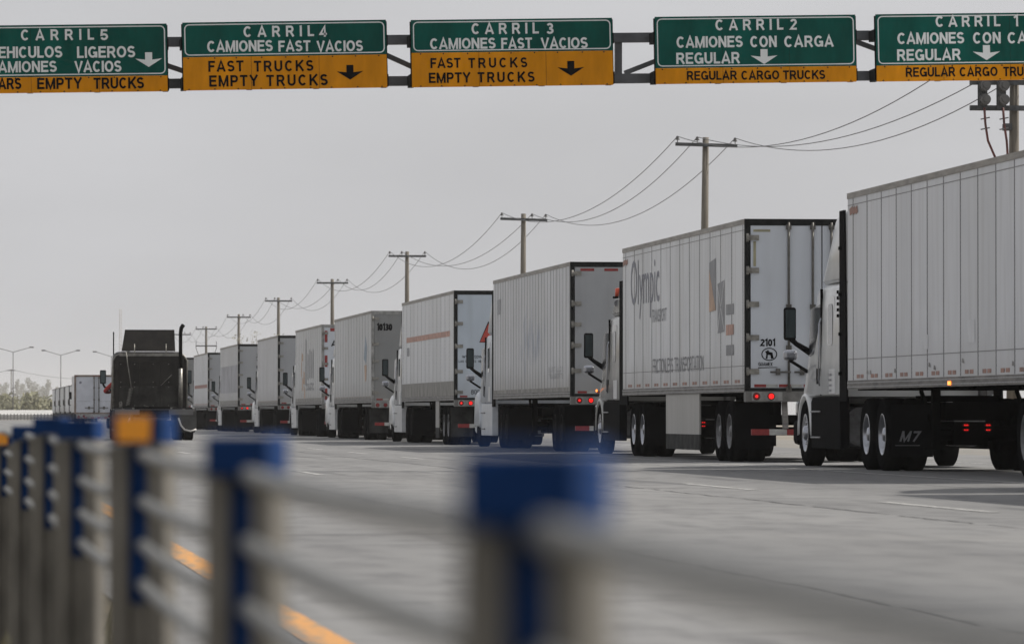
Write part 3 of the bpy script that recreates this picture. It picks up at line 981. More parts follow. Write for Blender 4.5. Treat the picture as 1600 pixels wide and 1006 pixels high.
# 5: 10130
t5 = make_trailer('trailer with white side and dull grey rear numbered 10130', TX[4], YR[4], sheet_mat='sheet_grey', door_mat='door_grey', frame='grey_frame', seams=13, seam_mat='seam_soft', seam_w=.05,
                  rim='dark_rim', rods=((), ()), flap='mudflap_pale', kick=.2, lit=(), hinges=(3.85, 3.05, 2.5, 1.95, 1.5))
rear_text(t5, '10130', .16, 3.47, .48, .22, 'ink_black', t=.24)
d = MB()
side_poly(d, [(3.2, 2.6), (2.5, 3.35), (1.9, 2.95), (2.2, 2.45)], 0)
side_poly(d, [(3.0, 2.4), (2.0, 2.4), (2.2, 1.9), (2.7, 1.85)], 1)
d.build('side_logo', [K['ink_blue'], K['ink_tan']], t5)
# 6: script logo, red strips
t6 = make_trailer('trailer with a faded script logo and red strips down its rear', TX[5], YR[5], L=LEN[5], sheet_mat='sheet_grey', door_mat='door_white', frame='grey_frame', seams=14, seam_mat='seam_soft', seam_w=.03,
                  rim='dark_rim', rods=((), ()), kick=.25, lit=(0,))
d = MB()
for y, z0, z1, w in ((8.5, 1.95, 3.7, .8), (7.4, 2.15, 3.15, .7), (6.4, 2.2, 3.3, .7), (5.4, 2.2, 3.2, .6), (4.6, 2.2, 3.3, .4), (9.6, 2.0, 2.5, .8), (10.6, 2.9, 3.2, .9), (11.1, 2.3, 2.9, .5), (10.4, 1.75, 2.25, .7), (9.3, 1.3, 1.9, .6)):
    side_poly(d, [(y + w / 2, z0), (y + w / 2 - .1, z1), (y - w / 2, z1 - .1), (y - w / 2 + .05, z0 - .05)], 0 if y < 9 else 1)
d.build('side_logo', [K['ink_grey'], K['ink_tan']], t6)
side_text(t6, 'LOGISTIC', 8.6, 4.2, 1.72, 2.0, 'ink_grey', t=.2)
d = MB()
for z in (3.45, 2.55, 1.35):
    d.quad([(-HW + .1, -.031, z), (-HW + .2, -.031, z), (-HW + .2, -.031, z + .42), (-HW + .1, -.031, z + .42)], 0)
d.quad([(-HW + .3, -.031, 3.85), (-HW + .6, -.031, 3.85), (-HW + .6, -.031, 3.97), (-HW + .3, -.031, 3.97)], 0)
d.quad([(-HW + .33, -.031, 1.55), (-HW + .75, -.031, 1.55), (-HW + .75, -.031, 2.15), (-HW + .33, -.031, 2.15)], 1)
d.build('door_marks', [K['red_tape'], K['orange_panel']], t6)
rear_text(t6, 'A', .33, 3.3, .22, .2, 'ink_black', t=.24)
# 7: plain
t7 = make_trailer('plain pale trailer with dark hinges, behind the block-patched one', TX[6], YR[6], L=LEN[6], sheet_mat='sheet_dull', door_mat='door_mid', seams=14, seam_mat='seam_soft', seam_w=.05, rim='dark_rim', rods=((), ()), kick=.2, lit=())
# 8: bluish block
t8 = make_trailer('trailer with a greyed block painted over its side, brown rear post', TX[7], YR[7], sheet_mat='sheet_patch', door_mat='door_mid', seams=13, seam_mat='seam_soft', seam_w=.04, rim='dark_rim', rods=((), ()), kick=.3, lit=(0, 1))
d = MB()
side_poly(d, [(15.9, 3.14), (.6, 3.14), (.6, 1.85), (15.9, 1.85)], 0, .0045)
d.build('side_block', M('block_grey', (0.33, 0.335, 0.37), 0.5, var=0.25, scale=.8), t8)
d = MB()
for k, ch in enumerate('2104'):
    stroke_text(d, ch, (-HW + .85, -.027, 3.45 - k * .26), (1, 0, 0), (0, 0, 1), .14, .19, .22)
d.build('lettering', K['ink_black'], t8)
# 9: stripe small
t9 = make_trailer('small far trailer with one brick-red stripe along its side', TX[8], YR[8], sheet_mat='sheet_plain', door_mat='door_mid', seams=13, seam_mat='seam_soft', seam_w=.04, rim='dark_rim', rods=((), ()), kick=.0, lit=())
d = MB()
side_poly(d, [(15.2, 2.42), (.8, 2.42), (.8, 2.24), (15.2, 2.24)])
d.build('side_stripe', M('ink_brick', (0.33, 0.12, 0.09), 0.5, var=0.3), t9)
# 10
t10 = make_trailer('farthest near-queue trailer, mostly hidden behind the dark bobtail tractor', TX[9], YR[9], sheet_mat='sheet_dull', door_mat='door_grey', seams=13, seam_mat='seam_soft', seam_w=.04, rim='dark_rim', rods=((), ()), lit=())

# ------------------------------------------------------------------ tractors
def section(y, wb, wt, z0, z1, r, n=6):
    """rounded trapezoid ring in the plane y"""
    pts = []
    h = z1 - z0
    r = min(r, h * .45, wb * .45)
    rb = min(0.05, h * .2)
    def hw(z):
        return wb + (wt - wb) * (z - z0) / h
    for k in range(n + 1):
        a = math.pi / 2 * k / n
        pts.append((r, z1 - r, a))
    ring = []
    for k in range(n + 1):
        a = math.pi / 2 * k / n
        z = z1 - r + r * math.sin(a)
        ring.append((hw(z) - r + r * math.cos(a), z))
    left = [(-x, z) for x, z in reversed(ring)]
    low = [(-hw(z0), z0 + rb), (-hw(z0) + rb, z0), (hw(z0) - rb, z0), (hw(z0), z0 + rb)]
    return [(x, y, z) for x, z in ring + left + low]

def make_tractor(label, X, Yf, paint='white_paint', lower='black_plastic', rim='chrome', high=True, mirror='black_plastic', classic=False, beacon=False, lit=True, flap_text=None, ext0=.72):
    r = thing('tractor_unit', label, 'truck', (X + HW, Yf, 0), 'tractor units waiting in the truck queue')
    top = 3.95 if high else 3.55
    dz = top - 3.95
    st = [(1.35, 1.19, 1.17, 1.08, 2.80, .10), (1.5, 1.20, 1.18, 1.08, 2.81, .1), (3.0, 1.20, 1.15, 1.08, 2.81, .1), (4.1, 1.20, 1.06, 1.08, 2.80, .14), (4.35, 1.20, 1.05, 1.08, 2.55, .16),
          (4.78, 1.19, 1.08, 1.06, 1.72, .14)]
    MB().loft([section(*s) for s in st]).build('cab', K[paint], r)
    st = [(4.781, 1.1, 1.0, 1.06, 1.66, .14), (5.2, 1.02, .9, 1.0, 1.56, .18), (5.7, .95, .82, .8, 1.36, .2), (5.98, .85, .7, .65, 1.1, .2)]
    MB().loft([section(*s) for s in st]).build('hood', K[paint], r)
    st = [(1.35, 1.185, 1.12, 2.83, top - .03, .16), (1.5, 1.19, 1.12, 2.83, top, .18), (2.3, 1.18, 1.08, 2.83, top - .04, .2), (3.0, 1.13, 1.0, 2.83, top - .28 - dz * .3, .22), (3.7, 1.05, .9, 2.83, 3.28 + dz * .3, .16), (4.12, .95, .85, 2.83, 2.93, .04)]
    MB().loft([section(*s) for s in st]).build('roof_fairing', K[paint], r)
    # fenders and lower panels
    for s in (-1, 1):
        f = MB()
        if classic:
            for part in ([(3.92, .80, 1.02, .62, 1.02, .1), (4.05, .62, 1.18, .54, 1.2, .2), (4.35, .6, 1.25, .5, 1.36, .26), (4.8, .6, 1.27, .5, 1.42, .28), (5.3, .6, 1.25, .5, 1.36, .28), (5.75, .6, 1.18, .5, 1.16, .26), (5.98, .62, 1.0, .55, .9, .15)],):
                f.loft([[(s * (xa + (xb - xa) * .5) + px_, y, z) for px_, y, z in section(y, (xb - xa) / 2, (xb - xa) / 2 * .92, z0, z1, rr)] for y, xa, xb, z0, z1, rr in part])
        rings = []
        for k in range(13):
            a = math.pi * (k / 12) * 1.02 - .03
            yc, zc = 4.6 + .68 * math.cos(a), .52 + .64 * math.sin(a)
            yi, zi = 4.6 + .57 * math.cos(a), .52 + .55 * math.sin(a)
            xo = 1.21 if not classic else 1.24
            rings.append([(s * .85, yc, zc), (s * (xo - .06), yc, zc), (s * xo, yc - .03 * math.cos(a), zc - .03), (s * xo, yi, zi), (s * .85, yi, zi)])
        f.loft(rings, 0, True)
        f.build('fender', K[paint], r)
        # bumper corner / headlight
        MB().box(*sorted((s * .62, s * 1.12)), 5.75, 6.02, .78, 1.02).build('headlight', K['dark_glass'], r, bevel=.05)
        sk = MB()
        a, c = sorted((s * 1.05, s * 1.2))
        sk.prism([(3.95, .28), (3.98, 1.0), (3.85, 1.075), (1.3, 1.075), (1.3, .28)], a, c)
        for z in (.45, .85):
            a2, c2 = sorted((s * 1.201, s * 1.23))
            sk.box(a2, c2, 3.0, 3.9, z - .015, z + .015, 1)
        sk.build('side_fairing', [K[lower], K['steel_rim']], r, bevel=.02)
        # extender behind the cab
        a, c = sorted((s * 1.17, s * 1.2))
        MB().prism([(ext0, 1.0), (1.34, 1.0), (1.34, top - .06), (ext0 + .2, top - .06)], a, c).build('side_extender', K['black_plastic'], r)
        # windows
        e = MB()
        def win(mb, y0, y1, z0, z1, x, m=0, rr=.08):
            pts = []
            for (cy, cz, a0) in ((y1 - rr, z1 - rr, 0), (y0 + rr, z1 - rr, 90), (y0 + rr, z0 + rr, 180), (y1 - rr, z0 + rr, 270)):
                for k in range(4):
                    a = R(a0 + 30 * k)
                    pts.append((cy + rr * math.cos(a), cz + rr * math.sin(a)))
            lo, hi = sorted((s * (x - .03), s * x))
            def xx(z, off):
                return off - s * .0
            mb.prism(pts, lo, hi, m)
        fr = MB()
        win(fr, 1.85, 2.55, 1.62, 2.62, 1.187, 0, .1)
        fr.build('window_frame', K[paint], r)
        win(e, 2.0, 2.42, 1.86, 2.5, 1.196, 0, .1)
        e.build('sleeper_window', K['dark_glass'], r)
        e = MB()
        e.prism([(3.22, 1.80), (4.42, 1.72), (4.2, 2.46), (3.28, 2.52)], *sorted((s * 1.0, s * 1.165)))
        e.build('door_window', K['side_glass'], r)
        e = MB().tube([(s * 1.215, 3.08, 1.25), (s * 1.235, 3.06, 1.35), (s * 1.225, 3.06, 2.2), (s * 1.19, 3.08, 2.3)], .014, 6)
        e.build('grab_handle', K['chrome'], r)
        e = MB()
        e.prism([(3.12, 1.1), (3.14, 1.1), (3.14, 2.75), (3.12, 2.75)], *sorted((s * 1.15, s * 1.192)))
        e.box(*sorted((s * 1.19, s * 1.205)), 3.2, 3.45, 1.28, 1.52)
        e.build('door_seam', K['black_plastic'], r)
        e = MB()
        e.box(*sorted((s * 1.18, s * 1.203)), 1.75, 2.3, 1.12, 1.5)
        e.build('side_vent', K['white_paint_dull'], r, bevel=.01)
        # mirrors
        mx_ = s * 1.40
        ym = 4.75
        mm = MB().box(mx_ - .095, mx_ + .095, ym, ym + .13, 1.98, 2.5)
        mo = mm.build('mirror', K[mirror], r, bevel=.035)
        MB().box(mx_ - .075, mx_ + .075, ym - .004, ym + .02, 2.02, 2.46).build('mirror_glass', K['mirror_glass'], mo)
        am = MB()
        am.tube([(mx_ - s * .02, ym + .06, 2.0), (mx_ - s * .1, ym + .02, 1.92), (s * 1.14, ym - .35, 1.78)], [.045, .04, .055], 8)
        am.tube([(mx_ + s * .0, ym + .06, 1.66), (s * 1.12, ym - .2, 1.46)], .026, 8)
        am.build('mirror_arm', K['black_plastic'], r)
        rings = []
        cm = MB()
        cm.box(mx_ - .10, mx_ + .12, ym + .02, ym + .15, 1.66, 1.83)
        cm.build('convex_mirror', K['chrome'], r, bevel=.05)
    MB().prism([(4.36, 2.5), (4.385, 2.5), (4.79, 1.78), (4.765, 1.76)], -.92, .92).build('windshield', K['dark_glass'], r)
    b = MB().box(-1.15, 1.15, 5.6, 6.08, .32, .72)
    b.build('bumper', K[paint if classic else 'black_plastic'], r, bevel=.08)
    MB().box(-.55, .55, 5.98, 6.03, .74, 1.15).build('grille', K['chrome'], r, bevel=.02)
    # chassis
    g = MB()
    for s in (-1, 1):
        a, c = sorted((s * .36, s * .46))
        g.box(a, c, -3.3, 5.6, .72, .98)
    g.box(-.36, .36, -3.3, -3.2, .72, .98)
    g.box(-.5, .5, -2.4, -1.2, .99, 1.08)
    for y in (-2.62, -1.32, 4.6):
        g.tube([(-1.15, y, .518), (1.15, y, .518)], .09, 8)
    g.box(-.25, .25, -2.85, -2.4, .36, .70)
    g.box(-.25, .25, -1.55, -1.1, .36, .70)
    g.build('chassis', K['chassis'], r)
    for s in (-1, 1):
        MB().tube([(s * .85, 1.35, .62), (s * .85, 3.2, .62)], .3, 16).build('fuel_tank', K['steel_rim'], r)
    for y in (-2.62, -1.32):
        duals(r, y, rim)
    for s in (-1, 1):
        wheel(r, s * 1.06, 4.6, rim, 0, s)
    for s in (-1, 1):
        fl = MB().box(s * .95 - .3, s * .95 + .3, -3.36, -3.345, .2, .95)
        fo = fl.build('mudflap', K['mudflap'], r)
        if flap_text and s < 0:
            mb = MB()
            stroke_text(mb, flap_text, (-1.14, -3.365, .42), (1, 0, 0), (.3, 0, 1), .27, .15, .2, kx=1.3)
            mb.box(-1.2, -.84, -3.366, -3.364, .36, .368)
            mb.build('lettering', K['white_ink'], fo)
        g = MB()
        x = s * .16
        for k in range(6):
            a = 2 * math.pi * k / 6
            g.tube([(x + .035 * math.cos(a), -3.31, .62 + .035 * math.sin(a)), (x + .035 * math.cos(a), -3.33, .62 + .035 * math.sin(a))], .014, 6)
        g.tube([(x, -3.301, .62), (x, -3.312, .62)], .06, 12, 1)
        g.build('tail_lamp', [K['red_lamp_lit' if lit else 'red_lamp'], K['red_lamp']], r)
    MB().tube([(.95, 1.05, 1.0), (.95, 1.05, 3.7)], .07, 10).build('exhaust_stack', K['steel_rim'], r)
    if beacon:
        b = MB().lathe_z([(3.2, .075), (3.36, .07), (3.37, .02)], 14, 0, -1.13, 2.0)
        b.lathe_z([(3.16, .12), (3.199, .12)], 14, 1, -1.13, 2.0)
        b.build('beacon', [K['amber_plastic'], K['black_plastic']], r)
        b = MB().tube([(-1.16, 1.9, 3.06), (-1.16, 2.02, 3.06)], [.075, .06], 14)
        b.build('work_lamp', K['chrome'], r)
        MB().box(-1.225, -1.205, 4.9, 5.0, 1.28, 1.33).build('side_lamp', K['amber_lamp_lit'], r)
    return r

def yfront(i):
    return YR[i] + LEN[i]
tr1 = make_tractor('white aero tractor with black lower panels, pulling the nearest white trailer', TX[0], yfront(0), flap_text='M7')
d = MB()
for k in range(22):
    a0, a1 = 2 * math.pi * k / 22, 2 * math.pi * (k + 1) / 22
    d.quad([(-1.212, 3.75 + .34 * math.cos(a), 1.45 + .13 * math.sin(a)) if q else (-1.212, 3.75 + .29 * math.cos(a), 1.45 + .105 * math.sin(a)) for a, q in ((a0, 1), (a1, 1), (a1, 0), (a0, 0))])
stroke_text(d, 'MT', (-1.212, 3.95, 1.41), (0, -1, 0), (0, 0, 1), .42, .09, .2, kx=2)
for k in range(4):
    d.box(-1.213, -1.209, 2.05, 2.35, 1.16 + k * .08, 1.19 + k * .08)
d.build('door_emblem', K['ink_faint'], tr1)
d = MB()
for k in range(5):
    d.box(-1.215, -1.19, 1.45, 1.5, 2.28 + .09 * k, 2.33 + .09 * k)
for z in (1.4, 2.0, 2.6, 3.3):
    d.box(-1.21, -1.16, 1.15, 1.38, z, z + .05)
d.build('cab_hinge', K['chassis'], tr1)
M('cream_paint', (0.33, 0.33, 0.315), 0.2, var=0.1, scale=2)
tr2 = make_tractor('tractor with an orange beacon and black gap panels, ahead of the Olympic trailer', TX[1], yfront(1), paint='cream_paint', high=False, beacon=True, rim='chrome', ext0=.1)
tr3 = make_tractor('white round-fendered tractor pulling the smudged ribbed trailer', TX[2], yfront(2), lower='pale_blue_paint', paint='pale_blue_paint', classic=True, rim='dark_rim')
tr4 = make_tractor('white round-fendered tractor pulling the salmon-striped trailer', TX[3], yfront(3), lower='white_paint_dull', classic=True, rim='dark_rim', lit=False)
tr5 = make_tractor('white tractor with a chrome-lit fender pulling trailer 10130', TX[4], yfront(4), lower='white_paint_dull', high=False, classic=True, rim='dark_rim', lit=False)
tr6 = make_tractor('low tractor with a dark mirror pulling the script-logo trailer', TX[5], yfront(5), lower='white_paint_dull', paint='white_paint_dull', high=False, rim='dark_rim', lit=False)
labs = ['white tractor pulling the plain pale trailer with dark hinges', 'tractor hidden ahead of the trailer with the greyed side block', 'far white tractor pulling the trailer with a brick-red stripe', 'far tractor ahead of the trailer half hidden by the dark bobtail']
for i, lb in zip((6, 7, 8, 9), labs):
    c = copy_tree(tr6 if i % 2 else tr4)
    c.location = (TX[i] + HW, yfront(i), 0)
    c['label'] = lb
# the truck behind the nearest trailer: only its shadow reaches the picture
c = copy_tree(tr1)
c.location = (TX[0] + HW - .6, 52.6, 0)
c['label'] = 'white tractor outside the right picture edge, its shadow on the road'
c = copy_tree(t7)
c.location = (TX[0] + HW - .6, 52.6 - LEN[6], 0)
c['label'] = 'plain trailer outside the right picture edge, its shadow on the road'

# the far end of the queue, seen past the box truck: too small for parts
def far_truck(k, Y):
    order = ['nearest', 'second', 'third', 'fourth', 'farthest'][k]
    mb = MB().box(-HW, HW, 0.05, L53, ZB, ZT - .08)
    mb.box(-HW - .01, HW + .01, 0, L53, ZT - .079, ZT, 1)
    mb.box(-HW - .01, -HW + .08, -.02, .049, ZB, ZT - .08, 1)
    mb.box(HW - .08, HW + .01, -.02, .049, ZB, ZT - .08, 1)
    for s in (-1, 1):
        for y in (2.15, 3.4):
            mb.lathe_x([(-.14, .3), (-.14, .52), (.14, .52), (.14, .3)], 16, 2, s * 1.1, y, .52)
    mb.box(-1, 1, 1.5, 12.5, .7, ZB - .001, 2)
    o = mb.build('semi_trailer', [K[('sheet_dull', 'sheet_plain', 'sheet_grey')[k % 3]], K['dark_frame'], K['tyre']], None, (XQ + .1 + HW, Y, 0))
    tag(o, f'tiny distant trailer in view past the box truck\'s left edge, {order} of five', 'trailer', 'semi trailers waiting in the truck queue')
    mb = MB().loft([section(1.3, 1.2, 1.15, 1.0, 3.8, .2), section(2.8, 1.2, 1.1, 1.0, 3.6, .2), section(4.3, 1.17, 1.0, 1.0, 2.6, .2), section(4.8, 1.1, 1.0, 1.0, 1.7, .1), section(6, .95, .8, .5, 1.1, .2)])
    for s in (-1, 1):
        mb.box(s * 1.4 - .11, s * 1.4 + .11, 4.7, 4.85, 1.9, 2.55, 1)
        mb.bar((s * 1.4, 4.8, 1.95), (s * 1.1, 4.5, 1.8), .08, .08, 1)
        for y in (-2.6, -1.3, 4.6):
            mb.lathe_x([(-.14, .3), (-.14, .52), (.14, .52), (.14, .3)], 16, 1, s * 1.06, y, .52)
    mb.box(-.5, .5, -3, 5, .7, .95, 1)
    o = mb.build('tractor_unit', [K['white_paint_dull'], K['tyre']], None, (XQ + .1 + HW, Y + L53, 0))
    tag(o, f'tiny distant tractor with black mirrors past the box truck, {order} of five', 'truck', 'tractor units waiting in the truck queue')
for k in range(5):
    far_truck(k, 566 + k * 26)

# ------------------------------------------------------------------ dark bobtail tractor, seen from behind
def bobtail():
    Y = 170.0
    s = F / (Y * 1.0)
    X0 = 6.48
    r = thing('bobtail_tractor', 'dusty dark tractor without a trailer, driving away in the middle lane', 'truck', (X0, Y, 0))
    dk = M('dark_brown_paint', (0.020, 0.017, 0.014), 0.4, var=0.35, scale=3, spec=0.2)
    dk2 = M('dark_back_wall', (0.024, 0.022, 0.019), 0.6, var=0.4, scale=2.5, stretch=(1, 1, .5), spec=0.15)
    tr = M('dull_alloy', (0.25, 0.24, 0.215), 0.4, 0.5, var=0.3, scale=6)
    st = [(0.0, 1.16, 1.10, 1.0, 2.72, .16), (.06, 1.22, 1.17, .95, 2.80, .2), (1.5, 1.23, 1.17, .95, 2.86, .22), (2.6, 1.2, 1.05, .95, 2.86, .22), (3.0, 1.2, .95, .95, 2.7, .22), (3.5, 1.15, .9, .95, 1.8, .16), (5.1, .9, .75, .7, 1.5, .2), (5.4, .8, .7, .6, 1.1, .2)]
    MB().loft([section(*q) for q in st]).build('cab', dk, r)
    b = MB().box(-1.02, 1.02, -.02, .0, 1.02, 2.52)
    for x in (-.35, .33):
        b.box(x - .012, x + .012, -.032, -.02, 1.04, 2.5)
    b.box(-1.0, 1.0, -.034, -.02, 1.78, 1.80)
    b.build('back_wall', dk2, r, bevel=.01)
    MB().box(-1.0, 1.0, -.028, -.021, 1.05, 1.74).build('lower_panel', M('pale_panel', (0.045, 0.043, 0.039), 0.7, var=0.5, scale=2.0, spec=0.1), r)  # lower half of the back wall in a lighter tone
    e = MB()
    for x in (-.95, -.5, .1, .6, .95):
        for z in (1.1, 1.7, 1.86, 2.44):
            e.tube([(x, -.036, z), (x, -.02, z)], .016, 6)
    e.bar((-.85, -.06, 1.0), (.85, -.06, 1.02), .05, .06)
    e.tube([(-.2, -.08, 1.1), (.1, -.3, .98), (.5, -.6, 1.0)], .03, 6)
    e.tube([(.35, -.06, 1.75), (.7, -.05, 2.1)], .012, 5)
    e.build('wall_fittings', tr, r)
    t = MB().tube([(-1.18, .02, 1.0), (-1.20, .02, 2.55), (-1.1, .02, 2.72), (-.95, .02, 2.765), (.95, .02, 2.765), (1.1, .02, 2.72), (1.20, .02, 2.55), (1.18, .02, 1.0)], .028, 8)
    t.box(-1.0, 1.02, -.05, .03, 2.70, 2.80)
    t.build('roof_trim', tr, r)
    # roof air deflector: tilted plate with folded sides
    d = MB()
    back = [(-.92, .15, 2.86), (.82, .15, 2.86), (.80, .35, 3.56), (-.80, .35, 3.56)]
    d.quad(back)
    d.quad([(-.92, .15, 2.86), (-.80, .35, 3.56), (-.85, 1.9, 2.95)])
    d.quad([(.82, .15, 2.86), (.80, .35, 3.56), (.82, 1.9, 2.95)])
    d.quad([(-.80, .35, 3.56), (.80, .35, 3.56), (.82, 1.9, 2.95), (-.85, 1.9, 2.95)])
    d.quad([(-.92, .15, 2.86), (.82, .15, 2.86), (.82, 1.9, 2.95), (-.85, 1.9, 2.95)])
    d.build('air_deflector', dk, r)
    for x in (-.50, .52):
        MB().tube([(x, .02, 2.74), (x, .12, 3.1)], .016, 6).build('deflector_strut', tr, r)
    e = MB().tube([(.98, -.12, 1.05), (.98, -.12, 3.45), (1.0, -.14, 3.6), (1.06, -.2, 3.7)], [.055, .06, .065, .07], 12)
    e.tube([(.98, -.12, 1.05), (.98, -.12, 2.3)], .068, 12, 1)
    e.build('exhaust_stack', [K['chassis'], tr], r)
    for sx in (-1, 1):
        x = -1.44 if sx < 0 else 1.37
        m = MB().box(x - .1, x + .1, 2.7, 2.85, 1.82, 2.27).build('mirror', K['black_plastic'], r, bevel=.035)
        MB().box(x - .08, x + .08, 2.695, 2.72, 1.85, 2.24).build('mirror_glass', K['mirror_glass'], m)
        MB().tube([(x, 2.8, 1.83), (x - sx * .05, 2.8, 1.72), (sx * 1.15, 2.7, 1.6)], .035, 8).build('mirror_arm', K['black_plastic'], r)
    MB().tube([(-1.14, 1.3, 2.6), (-1.14, 1.3, 3.5)], .02, 6).build('antenna', K['chassis'], r)
    # hanging air line and coil
    h = MB().tube([(-.78, -.05, 2.85), (-.72, -.08, 2.4), (-.65, -.1, 1.95), (-.6, -.12, 1.62)], .016, 6)
    pts = []
    for k in range(90):
        a = k * .75
        pts.append((-.62 + .055 * math.cos(a) - .0012 * k, -.15 + .055 * math.sin(a), 1.66 - .0062 * k))
    h.tube(pts, .016, 5)
    h.tube([(-.95 + .05 * math.sin(k), -.12, 1.2 - .006 * k + .04 * math.cos(k * 1.7)) for k in range(30)], .014, 5)
    h.build('air_line', tr, r)
    # frame, deck, fenders, wheels
    g = MB().box(-1.1, 1.1, -1.2, -.04, .86, .94)
    for sx in (-1, 1):
        a, c = sorted((sx * .36, sx * .46))
        g.box(a, c, -3.6, 5, .72, .96)
    g.box(-.55, .55, -2.5, -1.4, .97, 1.06)
    g.box(-.4, .4, -3.62, -3.5, .7, .96)
    for y in (-2.6, -1.3, 4.2):
        g.tube([(-1.1, y, .518), (1.1, y, .518)], .09, 8)
    g.build('chassis', K['chassis'], r)
    MB().box(-1.24, 1.24, -3.44, -3.42, .80, .98).build('light_bar', M('bar_alloy', (0.12, 0.12, 0.12), 0.5, 0.3), r)
    for y in (-2.6, -1.3):
        duals(r, y, 'steel_rim')
    for sx in (-1, 1):
        wheel(r, sx * 1.02, 4.2, 'steel_rim', 0, sx)
        f = MB()
        rings, edge = [], []
        for k in range(9):
            a = R(100 + 95 * k / 8)
            yc, zc = -2.6 + .72 * math.cos(a), .40 + .60 * math.sin(a)
            rings.append([(sx * .72, yc, zc), (sx * 1.3, yc, zc), (sx * 1.3, yc - .01, zc + .012), (sx * .72, yc - .01, zc + .012)])
        f.loft(rings, 0, True)
        f.build('quarter_fender', dk2, r)
        fl = MB()
        poly = [(sx * .78, .92), (sx * 1.34, .92), (sx * 1.34, .36), (sx * 1.16, .30), (sx * .98, .34), (sx * .86, .48), (sx * .78, .68)]
        fl.prism(poly, -3.40, -3.385, axis='y')
        fo = fl.build('mudflap', M('flap_grey', (0.055, 0.055, 0.052), 0.7, var=0.3), r)
        MB().tube([(sx * .77, -3.41, .70), (sx * .85, -3.41, .47), (sx * .97, -3.41, .33), (sx * 1.16, -3.41, .285), (sx * 1.34, -3.41, .34)], .028, 8).build('flap_trim', M('pale_trim', (0.62, 0.6, 0.56), 0.4), fo)
    return r
bob = bobtail()

# driver's elbow out of the window: one continuous skinned figure, seated in the cab
def driver():
    v = [(0, 0, 0), (0, 0, .25), (0, .02, .48), (0, .03, .60), (0, .05, .74), (-.20, .02, .50), (-.44, -.08, .26), (-.30, .22, .24), (-.14, .38, .26), (.20, .02, .50), (.26, .05, .22), (.1, .38, .2), (.1, .42, -.02), (-.1, .42, -.02)]
    e = [(0, 1), (1, 2), (2, 3), (3, 4), (2, 5), (5, 6), (6, 7), (7, 8), (2, 9), (9, 10), (10, 11), (0, 12), (0, 13)]
    rad = [.17, .16, .17, .07, .11, .085, .07, .055, .04, .085, .06, .04, .09, .09]
    me = bpy.data.meshes.new('person')
    me.from_pydata(v, e, [])
    me.update()
    o = bpy.data.objects.new('person', me)
    COL.objects.link(o)
    o.location = (6.48 - .96, 172.5, 1.30)
    sk = o.modifiers.new('skin', 'SKIN')
    for i, q in enumerate(me.skin_vertices[0].data):
        q.radius = (rad[i], rad[i])
    me.skin_vertices[0].data[0].use_root = True
    o.modifiers.new('sub', 'SUBSURF').levels = 2
    o.modifiers['sub'].render_levels = 2
    me.materials.append(M('red_shirt', (0.42, 0.035, 0.03), 0.8, var=0.2))
    tag(o, 'driver in a red shirt resting an elbow out of the dark tractor\'s window', 'person')
driver()

